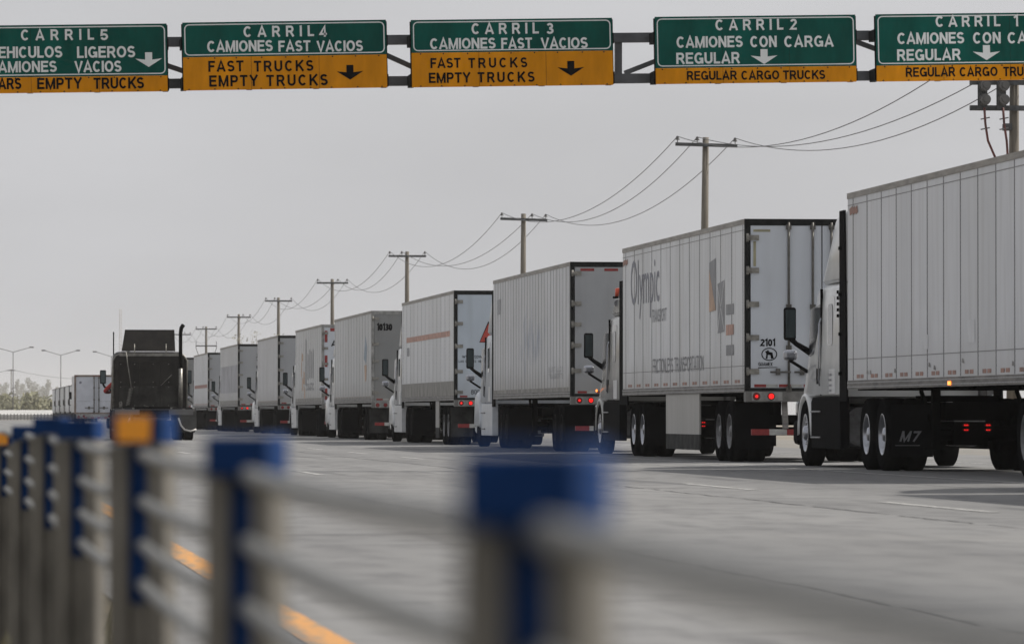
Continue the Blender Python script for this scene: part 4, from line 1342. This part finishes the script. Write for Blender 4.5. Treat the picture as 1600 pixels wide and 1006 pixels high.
# ------------------------------------------------------------------ box truck ahead of it
def box_truck():
    X0, Y = 8.72, 312.0
    r = thing('box_truck', 'white box truck with closed twin rear doors, left of the dark tractor', 'truck', (X0, Y, 0))
    w = 1.3
    M('truck_door', (0.50, 0.52, 0.57), 0.35, var=0.1, scale=1.5)
    b = MB().box(-w, w, .06, 7.2, .95, 3.12)
    b.build('box_body', K['sheet_plain'], r)
    f = MB().box(-w - .02, -w + .09, -.03, .06, .86, 3.06)
    f.box(w - .09, w + .02, -.03, .06, .86, 3.06)
    f.box(-w - .02, w + .02, -.03, .06, 3.061, 3.17)
    f.box(-w + .09, w - .09, -.03, .06, .86, .94)
    f.build('rear_frame', M('frame_brown', (0.20, 0.15, 0.12), 0.6, var=0.3), r)
    for s in (-1, 1):
        a, c = sorted((s * .015, s * (w - .1)))
        d = MB().box(a, c, -.015, .04, .95, 3.05).build('door', K['truck_door'], r)
        rd = MB()
        for x in (s * .14,):
            rd.tube([(x, -.05, .9), (x, -.05, 3.06)], .028, 8)
            for z in (1.0, 1.7, 2.4, 3.0):
                rd.box(x - .05, x + .05, -.07, -.016, z - .04, z + .04)
            rd.tube([(x, -.06, 1.22), (x + s * .55, -.06, 1.22)], .022, 6)
            rd.box(x + s * .3 - .06, x + s * .3 + .06, -.08, -.016, 1.14, 1.3)
        rd.build('lock_rod', K['rod'], d)
        mb = MB()
        stroke_text(mb, 'CARGA GENERAL', (a + .1, -.018, 1.58), (1, 0, 0), (0, 0, 1), .75, .05)
        mb.build('lettering', K['ink_grey'], d)
        MB().tube([(s * 1.05, -.032, .72), (s * 1.05, -.05, .72)], .05, 12).build('tail_lamp', K['red_lamp_lit' if s > 0 else 'red_lamp'], r)
        MB().tube([(s * .75, -.032, .72), (s * .75, -.05, .72)], .07, 12).build('tail_lamp', K['red_lamp'], r)
        duals(r, 1.9, 'dark_rim')
        wheel(r, s * 1.0, 6.9 + .6, 'dark_rim', 0, s)
        m = MB().box(s * 1.33 - .1, s * 1.33 + .1, 8.1, 8.2, 1.75, 2.2).build('mirror', K['black_plastic'], r, bevel=.03)
        MB().tube([(s * 1.33, 8.15, 1.9), (s * .95, 8.1, 1.75)], .03, 6).build('mirror_arm', K['black_plastic'], m)
    lm = MB()
    for x in (-1.2, -.15, 0, .15, 1.2):
        lm.box(x - .05, x + .05, -.04, -.03, 3.09, 3.14)
    lm.build('marker_lamp', K['red_lamp'], r)
    d = MB()
    d.lathe_z([(2.75, .001)], 3) if False else None
    d.tube([(-.95, -.017, 2.72), (-.95, -.02, 2.72)], .08, 12)
    d.build('door_emblem', K['ink_slate'], r)
    bm = MB().box(-1.2, 1.2, -.03, .2, .58, .855, 0)
    for i in range(6):
        bm.box(-1.15 + i * .4, -.95 + i * .4, -.036, -.03, .6, .66, 1)
    bm.box(-.2, .2, -.038, -.03, .68, .82, 2)
    bm.build('rear_bumper', [K['grey_frame'], K['red_tape'], K['white_tape']], r)
    MB().box(-.45, .45, .3, 9, .62, .85).build('chassis', K['chassis'], r)
    st = [(7.3, 1.05, .98, .7, 2.5, .15), (8.0, 1.05, .95, .7, 2.5, .2), (8.6, 1.05, .85, .7, 1.7, .15), (9.4, .95, .8, .6, 1.4, .2)]
    MB().loft([section(*q) for q in st]).build('cab', K['white_paint_dull'], r)
box_truck()

# ------------------------------------------------------------------ sign gantry
YG = 75.0
pL, pR = at(287, 142, YG), at(1338, 128, YG)
slope = math.atan2(pR.z - pL.z, pR.x - pL.x)
ux = Vector((math.cos(slope), 0, math.sin(slope)))
uz = Vector((-math.sin(slope), 0, math.cos(slope)))
beam_mat = M('gantry_steel', (0.115, 0.118, 0.125), 0.55, 0.4, var=0.25, scale=3)
gr = thing('sign_gantry', 'dark grey steel truss spanning the lanes behind the signs', 'gantry', (0, YG + .55, 0))
def gpt(px, py):
    p = at(px, py, YG + .55)
    return Vector((p.x, 0, p.z))
def beam(mb, y_px_l, y_px_r, x0=-7.5, x1=22.5, h=.135):
    # centre line through photo heights at px 275 and px 1350
    a, b = gpt(275, y_px_l), gpt(1350, y_px_r)
    k = (b.z - a.z) / (b.x - a.x)
    mb.bar((x0, 0, a.z + (x0 - a.x) * k), (x1, 0, a.z + (x1 - a.x) * k), .16, h)
    return lambda x: a.z + (x - a.x) * k
mb = MB()
zu = beam(mb, 66, 56)
mb.build('upper_chord', beam_mat, gr)
mb = MB()
zl = beam(mb, 131, 119)
mb.build('lower_chord', beam_mat, gr)
mb = MB()
for px in (-330, 171, 480, 966, 1500, 1760):
    x = gpt(px, 90).x
    mb.bar((x, 0, zl(x) + .068), (x, 0, zu(x) - .068), .1, .1)
for p0, e0, p1, e1 in ((-330, 1, -150, 0), (-150, 0, 171, 1), (181, 1, 317, 0), (317, 0, 470, 1), (490, 0, 571, 1), (571, 1, 673, 0), (673, 0, 820, 1), (820, 1, 956, 0), (976, 0, 1098, 1), (1098, 1, 1218, 0), (1218, 0, 1335, 1), (1335, 1, 1456, 0)):
    a, b = gpt(p0, 90).x, gpt(p1, 90).x
    mb.bar((a, 0, (zu(a) - .08) if e0 else (zl(a) + .08)), (b, 0, (zu(b) - .08) if e1 else (zl(b) + .08)), .065, .07)
mb.build('truss_web', beam_mat, gr)
for x in (-7.4, 22.4):
    mb = MB().bar((x, .22, -.05), (x, .22, zu(x) + .3), .3, .27)
    mb.box(x - .4, x + .4, -.2, .64, -.05, .06)
    mb.build('upright', beam_mat, gr)

green = M('sign_green', (0.003, 0.085, 0.066), 0.6, var=0.22, scale=1.6, spec=0.08, stretch=(1.6, 1, .5))
yellow = M('sign_yellow', (0.66, 0.255, 0.004), 0.6, var=0.16, scale=1.6, spec=0.08, stretch=(1.6, 1, .5))
swhite = M('sign_white', (0.66, 0.68, 0.67), 0.4, var=0.08)
sblack = K['ink_black']
def make_sign(label, x0, x1, tl, tr, bl, br, sl, sr, lines, arrow):
    """x0,x1 left/right px, then py of the top (l, r), bottom (l, r), green-yellow split (l, r)"""
    O = at(x0, bl, YG)
    P = at(x1, br, YG)
    TL = at(x0, tl, YG)
    SL = at(x0, sl, YG)
    w = (P - O).length
    h = (TL - O).length
    hs_ = (SL - O).length
    r = thing('lane_sign', label, 'sign', O, 'lane signs hung on the gantry')
    r.rotation_euler = (0, -math.atan2(P.z - O.z, P.x - O.x), 0)
    MB().box(0, w, -.02, .02, hs_, h).build('green_panel', green, r)
    MB().box(0, w, -.02, .02, 0, hs_ - .003).build('yellow_panel', yellow, r)
    b = MB()
    for kx_ in range(9):
        for zz in (.014, hs_ - .02, h - .012):
            xx = .1 + (w - .2) * kx_ / 8 + random.uniform(-.03, .03)
            b.tube([(xx, -.021, zz), (xx, -.027, zz)], .011, 6)
    b.build('bolt_heads', K['dark_frame'], r)
    b = MB()
    for xx in (w / 3, 2 * w / 3):
        b.box(xx - .002, xx + .002, -.0215, -.0195, .002, hs_ - .005)
        b.box(xx - .002, xx + .002, -.0215, -.0195, hs_ + .001, h - .002)
    b.build('panel_seam', K['dark_frame'], r)
    b = MB()
    g0, g1, q0, q1 = .024, w - .024, hs_ + .02, h - .026
    rad = .07
    outer, inner = [], []
    for (cx_, cz_, a0) in ((g1 - rad, q1 - rad, 0), (g0 + rad, q1 - rad, 90), (g0 + rad, q0 + rad, 180), (g1 - rad, q0 + rad, 270)):
        for k in range(5):
            a = R(a0 + 22.5 * k)
            outer.append((cx_ + rad * math.cos(a), -.023, cz_ + rad * math.sin(a)))
            inner.append((cx_ + (rad - .016) * math.cos(a), -.023, cz_ + (rad - .016) * math.sin(a)))
    n = len(outer)
    for k in range(n):
        b.quad([outer[k], outer[(k + 1) % n], inner[(k + 1) % n], inner[k]])
    b.build('border', swhite, r)
    sc = w / (x1 - x0)
    for s, a, c, yt, yb, dark in lines:
        # yt / yb: px of the cap top and base at the middle of the line
        mid = (a + c) / 2
        base_mid = bl + (br - bl) * (mid - x0) / (x1 - x0)
        mb = MB()
        stroke_text(mb, s, ((a - x0) * sc, -.024, (base_mid - yb) * sc), (1, 0, 0), (0, 0, 1), (c - a) * sc, (yb - yt) * sc, .19, kx=1.0)
        mb.build('lettering', sblack if dark else swhite, r)
    a, c, yt, yb, dark = arrow
    mid = (a + c) / 2
    bm_ = bl + (br - bl) * (mid - x0) / (x1 - x0)
    def q(px, py):
        return ((px - x0) * sc, -.024, (bm_ - py) * sc)
    hw, ht = (c - a), yb - yt
    pts = [(mid - 5.5, yt), (mid + 5.5, yt), (mid + 5.5, yt + ht * .5), (c, yt + ht * .42), (mid, yb), (a, yt + ht * .42), (mid - 5.5, yt + ht * .5)]
    mb = MB()
    mb.quad([q(*pts[0]), q(*pts[1]), q(*pts[2]), q(*pts[6])])
    mb.quad([q(*pts[6]), q(*pts[2]), q(*pts[3]), q(*pts[4]), q(*pts[5])][:5])
    mb.build('arrow', sblack if dark else swhite, r)
    for xx in (.015, w - .015, w * .33, w * .66):
        k = MB().box(xx - .04, xx + .04, .021, .46, h * .62, h * .78)
        k.box(xx - .04, xx + .04, .021, .46, h * .02, h * .2)
        k.box(xx - .03, xx + .03, .021, .06, h * .02, h * .98)
        k.build('bracket', K['dark_frame'], r)
    return r
make_sign('green and yellow lane 5 sign for light vehicles, cut by the left edge', -58, 262, 41, 37, 147, 143, 122, 117,
          [('CARRIL', 34, 148, 46, 63, 0), ('5', 158, 170, 46, 63, 0), ('VEHICULOS', -16, 98, 73, 91, 0), ('LIGEROS', 121, 212, 72.5, 90.5, 0), ('CAMIONES', -17, 89, 96, 113.5, 0), ('VACIOS', 117, 190, 95.5, 113, 0),
           ('CARS', -15, 33, 122.5, 140, 1), ('EMPTY', 58, 128, 122, 139.5, 1), ('TRUCKS', 146, 225, 121.5, 139, 1)], (212, 254, 82, 105, 0))
make_sign('green and yellow lane 4 sign for fast empty trucks, left of lane 3', 287, 605, 36, 33, 142, 137, 90, 85,
          [('CARRIL', 382, 492, 41, 58, 0), ('4', 501, 512, 41, 58, 0), ('CAMIONES', 325, 427, 64, 81.5, 0), ('FAST', 436, 486, 64, 81, 0), ('VACIOS', 496, 568, 64, 81, 0),
           ('FAST', 326, 381, 95.5, 112.5, 1), ('TRUCKS', 397, 490, 95, 112, 1), ('EMPTY', 327, 403, 118, 135.5, 1), ('TRUCKS', 416, 512, 117, 134.5, 1)], (526, 568, 102, 125, 1))
make_sign('green and yellow lane 3 sign for fast empty trucks, at the picture centre', 644, 958, 32, 29, 137, 133, 83, 81,
          [('CARRIL', 738, 843, 37, 54, 0), ('3', 855, 866, 37, 54, 0), ('CAMIONES', 673, 775, 60.5, 77.5, 0), ('FAST', 784, 832, 60, 77, 0), ('VACIOS', 846, 919, 59.5, 76.5, 0),
           ('FAST', 673, 720, 91.5, 107, 1), ('TRUCKS', 732, 824, 91, 106.5, 1), ('EMPTY', 670, 735, 114, 130, 1), ('TRUCKS', 746, 835, 113, 129, 1)], (871, 913, 96, 119, 1))
make_sign('mostly green lane 2 sign for regular cargo trucks, right of lane 3', 1025, 1338, 27, 24, 132, 128, 107, 103,
          [('CARRIL', 1119, 1225, 31.5, 48.5, 0), ('2', 1236, 1246, 31, 48, 0), ('CAMIONES', 1058, 1161, 58, 75.5, 0), ('CON', 1173, 1214, 57.5, 75, 0), ('CARGA', 1226, 1303, 57, 74.5, 0), ('REGULAR', 1057, 1156, 83, 100.5, 0),
           ('REGULAR', 1073, 1151, 111.5, 125.5, 1), ('CARGO', 1158, 1217, 111, 125, 1), ('TRUCKS', 1223, 1289, 110.5, 124.5, 1)], (1173, 1215, 78, 101, 0))
make_sign('mostly green lane 1 sign for regular cargo trucks, cut by the right edge', 1370, 1683, 23, 20, 128, 124, 103, 99,
          [('CARRIL', 1463, 1564, 26.5, 43.5, 0), ('1', 1585, 1592, 26, 43, 0), ('CAMIONES', 1403, 1507, 52.5, 70, 0), ('CON', 1521, 1564, 52, 69.5, 0), ('CARGA', 1575, 1652, 51.5, 69, 0), ('REGULAR', 1402, 1501, 78, 95.5, 0),
           ('REGULAR', 1415, 1492, 106, 120.5, 1), ('CARGO', 1499, 1558, 105.5, 120, 1), ('TRUCKS', 1567, 1632, 105, 119.5, 1)], (1520, 1563, 72, 95, 0))

# ------------------------------------------------------------------ power line on the right
wood = M('pole_wood', (0.15, 0.132, 0.105), 0.85, var=0.25, scale=5, stretch=(2, 2, .15))
arm_m = M('crossarm_grey', (0.075, 0.08, 0.085), 0.75, var=0.3, scale=6)
porc = M('porcelain', (0.10, 0.098, 0.096), 0.3, var=0.1)
XP, HP = 29.0, 11.0
PPX = [1586, 1103, 818, 636, 519, 435, 373, 322, 283]
PTOP = [None, 215, 334, 393, 436, 465, 491, 510, 519]
pole_lab = ['wooden pole with cut-out fuses and red leads, at the right edge', 'tallest full wooden pole, behind the Olympic trailer', 'wooden pole behind the blue-smudged ribbed trailer', 'wooden pole behind the salmon-striped trailer',
            'wooden pole behind trailer 10130', 'wooden pole above the plain pale trailer', 'wooden pole rising by the greyed-block trailer', 'wooden pole with two crossarms and hanging leads', 'far wooden pole just right of the dark tractor\'s exhaust']
ins_pts = []
for i, px in enumerate(PPX):
    Y = y_at(px, XP)
    H = HP if PTOP[i] is None else at(px, PTOP[i], Y).z
    if i == 0:
        H = HP - .2
    r = thing('utility_pole', pole_lab[i], 'pole', (XP, Y, 0), 'utility poles of the power line')
    lean = (0.006, 0.012, 0.006, 0.002, -.002, 0.0, 0.003, 0.0, 0.0)[i]
    MB().tube([(-lean * H, 0, -.1), (-lean * H * .4, 0, H * .6), (0, 0, H)], [.19, .15, .12], 12).build('pole', wood, r)
    za = H - .3
    tilt = (0, -.03, -.035, 0, 0, 0, 0, 0.01, 0)[i]
    MB().bar((-1.2, -.16, za - tilt), (1.2, -.16, za + tilt), .1, .13).build('crossarm', arm_m, r)
    offs = (-1.12, -.35 if i % 2 else .42, 1.12)
    pts = []
    for o_ in offs:
        zz = za + tilt * o_ / 1.2
        b = MB().lathe_z([(zz + .06, .015), (zz + .16, .015), (zz + .165, .085), (zz + .20, .09), (zz + .22, .045), (zz + .25, .065), (zz + .30, .05), (zz + .32, .02)], 10, 0, o_, -.16)
        b.build('insulator', porc, r)
        pts.append(Vector((XP + o_, Y - .16, zz + .3)))
    ins_pts.append(pts)
    if i == 7:
        z2 = za - 1.9
        MB().bar((-1.2, -.16, z2), (1.2, -.16, z2), .1, .13).build('crossarm', arm_m, r)
        for sx in (-1, 1):
            MB().tube([(sx * 1.15, -.16, z2 + .5), (sx * 1.15, -.16, z2 - .3), (sx * .8, -.16, z2 - 1.3), (sx * .2, -.1, z2 - 2.2)], .03, 6).build('lead', K['chassis'], r)
    if i == 0:
        s = F / Y
        zc0, zc1 = at(px, 130, Y).z, at(px, 170, Y).z
        for zc in (zc0, zc1):
            MB().bar((-1.28, -.2, zc), (1.3, -.2, zc), .12, .14).build('crossarm', arm_m, r)
        for o_ in (-.95, -.43):
            c = MB()
            c.box(o_ - .13, o_ + .13, -.33, -.27, zc1 - .04, zc0 + .06)
            c.build('fuse_bracket', arm_m, r)
            for zc in (zc0 - .1, zc1 + .22):
                c = MB()
                for kx, (dd, rr) in enumerate(((0, .17), (.07, .12), (.14, .15), (.21, .08))):
                    c.tube([(o_ + .05, -.34 - dd, zc), (o_ + .05, -.39 - dd, zc)], rr * .95, 14)
                c.build('fuse_insulator', porc, r)
            lead = [(o_ + .03, -.4, zc1), (o_ + .06, -.4, zc1 - .45), (o_ + .14, -.35, zc1 - .9), (o_ + .5 if o_ < -.6 else o_ + .2, -.3, zc1 - 1.7), (o_ + .8 if o_ < -.6 else o_ + .3, -.2, zc1 - 2.6)]
            MB().tube(lead, .033, 8).build('lead', M('red_lead', (0.14, 0.035, 0.03), 0.6, var=0.4, scale=6), r)
            c = MB()
            for q in (.3, .58):
                c.tube([(o_ - .07, -.4, zc1 - q - .02), (o_ + .18, -.4, zc1 - q + .03)], .02, 6)
            c.build('lead_clamp', K['steel_rim'], r)
        MB().box(-.3, -.12, -.25, .2, zc1 - .6, zc1 - .42).build('pole_clamp', arm_m, r)
# extra pole behind the camera side so the wires leave the frame naturally
wlab = ['power wire on the road side of the poles, sagging between them', 'middle power wire of three, sagging from pole to pole', 'power wire on the far side of the poles, sagging between them']
for k in range(3):
    pts = []
    seq = [ins_pts[0][k] + Vector((0, -62, 0))] + [q[k] for q in ins_pts]
    for a, b in zip(seq[:-1], seq[1:]):
        span = (b - a).length
        sg = 1.55 * (span / 64) ** 2 * (1, .96, 1.06)[k]
        for j in range(24):
            f = j / 24
            p = a.lerp(b, f)
            p.z -= 4 * sg * f * (1 - f)
            pts.append(p)
    pts.append(seq[-1])
    tag(MB().tube(pts, .015, 6).build('power_wire', M('wire', (0.04, 0.04, 0.042), 0.5, var=0.1)), wlab[k], 'wire', 'wires of the power line')

# ------------------------------------------------------------------ far background
def far_lamp(px, top_py, arm_px, Y, label):
    p = at(px, top_py, Y)
    s = F / Y
    r = thing('street_lamp', label, 'street lamp', (p.x, Y, 0), 'twin-arm street lamps in the distance')
    pm = M('lamp_grey', (0.10, 0.10, 0.105), 0.6, var=0.1)
    MB().tube([(0, 0, 0), (0, 0, p.z)], [.11, .07], 8).build('pole', pm, r)
    for sx in (-1, 1):
        a = arm_px / s
        MB().tube([(0, 0, p.z), (sx * a * .8, 0, p.z + 7 / s)], .06, 6).build('arm', pm, r)
        MB().box(*sorted((sx * a * .78, sx * a)), -.12, .12, p.z + 6.5 / s, p.z + 8.5 / s).build('lamp_head', pm, r)
far_lamp(20.5, 550, 32, 900, 'tall thin twin-arm street lamp, leftmost of the three')
far_lamp(95, 555, 30, 960, 'twin-arm street lamp above the tiny far trailers, middle of three')
far_lamp(174, 557, 29, 1010, 'twin-arm street lamp half hidden by the dark tractor')
Y = 985
p = at(17.5, 577, Y)
r = thing('utility_pole', 'thin distant pole beside the leftmost street lamp', 'pole', (p.x, Y, 0))
MB().tube([(0, 0, 0), (0, 0, p.z)], .08, 8).build('pole', wood, r)
MB().bar((-.8, 0, p.z - .2), (.8, 0, p.z - .2), .14, .14).build('crossarm', arm_m, r)
a, b = at(-90, 590, Y), at(140, 592, Y + 40)
pts = []
for (u, v) in ((a, p), (p, b)):
    for k in range(12):
        f = k / 12
        q = u.lerp(v, f); q.z -= 2.0 * f * (1 - f)
        pts.append(q)
pts.append(b)
tag(MB().tube(pts, .03, 5).build('distant_wire', MATS['wire']), 'faint wire strung from the thin pole by the street lamp', 'wire')
p = at(188, 482, 1400)
r = thing('radio_mast', 'faint thin radio mast above the dark tractor', 'mast', (p.x, 1400, 0))
mb = MB()
for k in range(3):
    a = 2 * math.pi * k / 3
    mb.tube([(.5 * math.cos(a), .5 * math.sin(a), 0), (.3 * math.cos(a), .3 * math.sin(a), p.z)], .06, 5)
for k in range(int(p.z)):
    for j in range(3):
        a, c = 2 * math.pi * j / 3, 2 * math.pi * (j + 1) / 3
        mb.tube([(.45 * math.cos(a), .45 * math.sin(a), k), (.45 * math.cos(c), .45 * math.sin(c), k + 1)], .03, 4)
mb.build('lattice', M('mast_paint', (0.4, 0.38, 0.37), 0.6), r)

# white boundary wall, slope added to catch the sun, with pickets in front
zr = .75
w = MB().prism([(880, -.05), (892, -.05), (892, 1.62), (880, .8)], -90, 70)
tag(w.build('boundary_wall', M('wall_white', (0.40, 0.395, 0.385), 0.8, var=0.15, scale=.4)), 'long low pale concrete wall with sloped top at the road\'s far end', 'wall')
w = MB()
x = -90
while x < 70:
    w.box(x - .09, x + .09, 862, 862.12, -.05, 1.0)
    x += .55
w.box(-90, 70, 862.121, 862.18, .25, .35)
w.box(-90, 70, 862.121, 862.18, .7, .8)
tag(w.build('picket_fence', M('picket_grey', (0.20, 0.20, 0.20), 0.8, var=0.2)), 'row of short grey pickets in front of the low white wall', 'fence')

def foliage(mb, cx, cy, cz, rx, ry, rz, n, size, m=0):
    for _ in range(n):
        while True:
            p = Vector((random.uniform(-1, 1), random.uniform(-1, 1), random.uniform(-1, 1)))
            if 0.15 < p.length < 1:
                break
        c = Vector((cx + p.x * rx, cy + p.y * ry, cz + p.z * rz))
        u = Vector((random.gauss(0, 1), random.gauss(0, 1), random.gauss(0, 1))).normalized()
        v = u.orthogonal().normalized()
        s = size * random.uniform(.5, 1.3)
        mb.quad([c - u * s, c + v * s * .6, c + u * s, c - v * s * .6], m)

leaf_far = M('leaf_far', (0.15, 0.155, 0.125), 0.8, var=0.35, scale=.6)  # leaf colour lightened to stand in for thicker distant haze
leaf_olive = M('leaf_olive', (0.205, 0.20, 0.115), 0.8, var=0.35, scale=.5)
bark = M('bark', (0.10, 0.08, 0.06), 0.9, var=0.3)
tx = [(-14, 605, 2.6), (0, 600, 3.4), (8, 598, 3.4), (28, 594, 2.4), (36, 599, 3.2), (46, 592, 2.2), (57, 598, 3.4), (66, 604, 3.0), (74, 594, 2.2), (90, 606, 3), (110, 604, 3), (128, 607, 3), (150, 606, 3), (172, 604, 3), (305, 600, 3), (330, 605, 3)]
tw = ['cut-off', 'broad-crowned', 'full round', 'tall feathery', 'squat', 'tallest pointed', 'wide spreading', 'low', 'slim tall', 'broad', 'broad', 'round', 'wide', 'wide', 'wide', 'wide']
for i, (px, py, wd) in enumerate(tx):
    Y = 4050 + 60 * ((i * 7) % 5)
    p = at(px, py, Y)
    wd *= 3.4
    nm = f'{tw[i]} hazy tree in the far left treeline, {"left of" if px < 20 else "right of"} the leftmost street lamp' if px < 80 else 'hazy distant tree hidden behind the trucks'
    r = thing('distant_tree', nm, 'tree', (p.x, Y, 0), 'hazy trees of the far treeline')
    MB().tube([(0, 0, 0), (.2, 0, p.z * .6)], [.5, .25], 7).build('trunk', bark, r)
    mb = MB()
    for k in range(9):
        f = k / 8
        z = p.z * (.30 + .62 * f)
        rr = wd * (.75 - .5 * f) * random.uniform(.7, 1.2)
        foliage(mb, random.uniform(-.5, .5) * rr, random.uniform(-.5, .5) * rr, z, rr, rr, p.z * .12, 60, .85)
    mb.build('crown', leaf_far, r)
# belt of olive scrub in front
mb = MB()
for _ in range(330):
    x = random.uniform(-65, 65)
    y = random.uniform(925, 990)
    h = random.uniform(2.8, 4.9)
    foliage(mb, x, y, h * .55, random.uniform(1.6, 3.0), 1.8, h * .52, 75, .5)
tag(mb.build('scrub_belt', leaf_olive), 'belt of olive green scrub behind the low white wall', 'scrub', kind='stuff')

# pale thin tree behind the queue
Y = 405
p = at(402, 517, Y)
r = thing('thorn_tree', 'thin pale leafless-looking tree above the far trailers', 'tree', (p.x, Y, 0))
mb = MB().tube([(0, 0, 0), (.1, 0, 2.0), (-.1, .1, 3.4)], [.16, .12, .07], 8)
lf = MB()
for _ in range(26):
    a = random.uniform(0, 6.28); rr = random.uniform(.6, 2.4)
    e = Vector((math.cos(a) * rr, math.sin(a) * rr, p.z * random.uniform(.7, 1.02) - rr * .25))
    mb.tube([(0, 0, random.uniform(1.8, 3.3)), e * .55 + Vector((0, 0, 1.7)), e], [.05, .03, .012], 5)
    foliage(lf, e.x, e.y, e.z, .5, .5, .3, 9, .085)
mb.build('trunk', M('pale_bark', (0.30, 0.27, 0.22), 0.9), r)
lf.build('crown', M('pale_leaf', (0.24, 0.23, 0.17), 0.8, var=0.2), r)

# dry grass along the barrier foot
mb = MB()
for _ in range(9000):
    y = random.uniform(9, 40)
    x = random.uniform(-1.4, .75) - (y - 9) * .015
    h = random.uniform(.03, .13) * (1.5 if random.random() < .1 else 1)
    a = random.uniform(0, 6.28)
    dx, dy = math.cos(a) * .006, math.sin(a) * .006
    lx, ly = random.gauss(0, .03), random.gauss(0, .03)
    mb.quad([(x - dx, y - dy, -.01), (x + dx, y + dy, -.01), (x + lx, y + ly, h)], random.randrange(3))
tag(mb.build('dry_grass', [M('grass_a', (0.10, 0.11, 0.03), 0.8), M('grass_b', (0.22, 0.18, 0.07), 0.8), M('grass_c', (0.16, 0.15, 0.05), 0.8)]), 'dry grass at the foot of the barrier posts', 'grass', kind='stuff')

# ------------------------------------------------------------------ dusty air
hz = MB().box(-4300, 4300, -300, 4700, -1.2, 34).build('haze', [])
hm = bpy.data.materials.new('dusty_air')
hm.use_nodes = True
t = hm.node_tree
t.nodes.remove(t.nodes['Principled BSDF'])
vol = t.nodes.new('ShaderNodeVolumePrincipled')
vol.inputs['Color'].default_value = (0.80, 0.79, 0.775, 1)
vol.inputs['Density'].default_value = 0.00011
vol.inputs['Anisotropy'].default_value = 0.0
t.links.new(vol.outputs[0], t.nodes['Material Output'].inputs['Volume'])
hz.data.materials.append(hm)
hz['kind'] = 'stuff'
hz['label'] = 'pale dusty air over the road'
hz['category'] = 'haze'
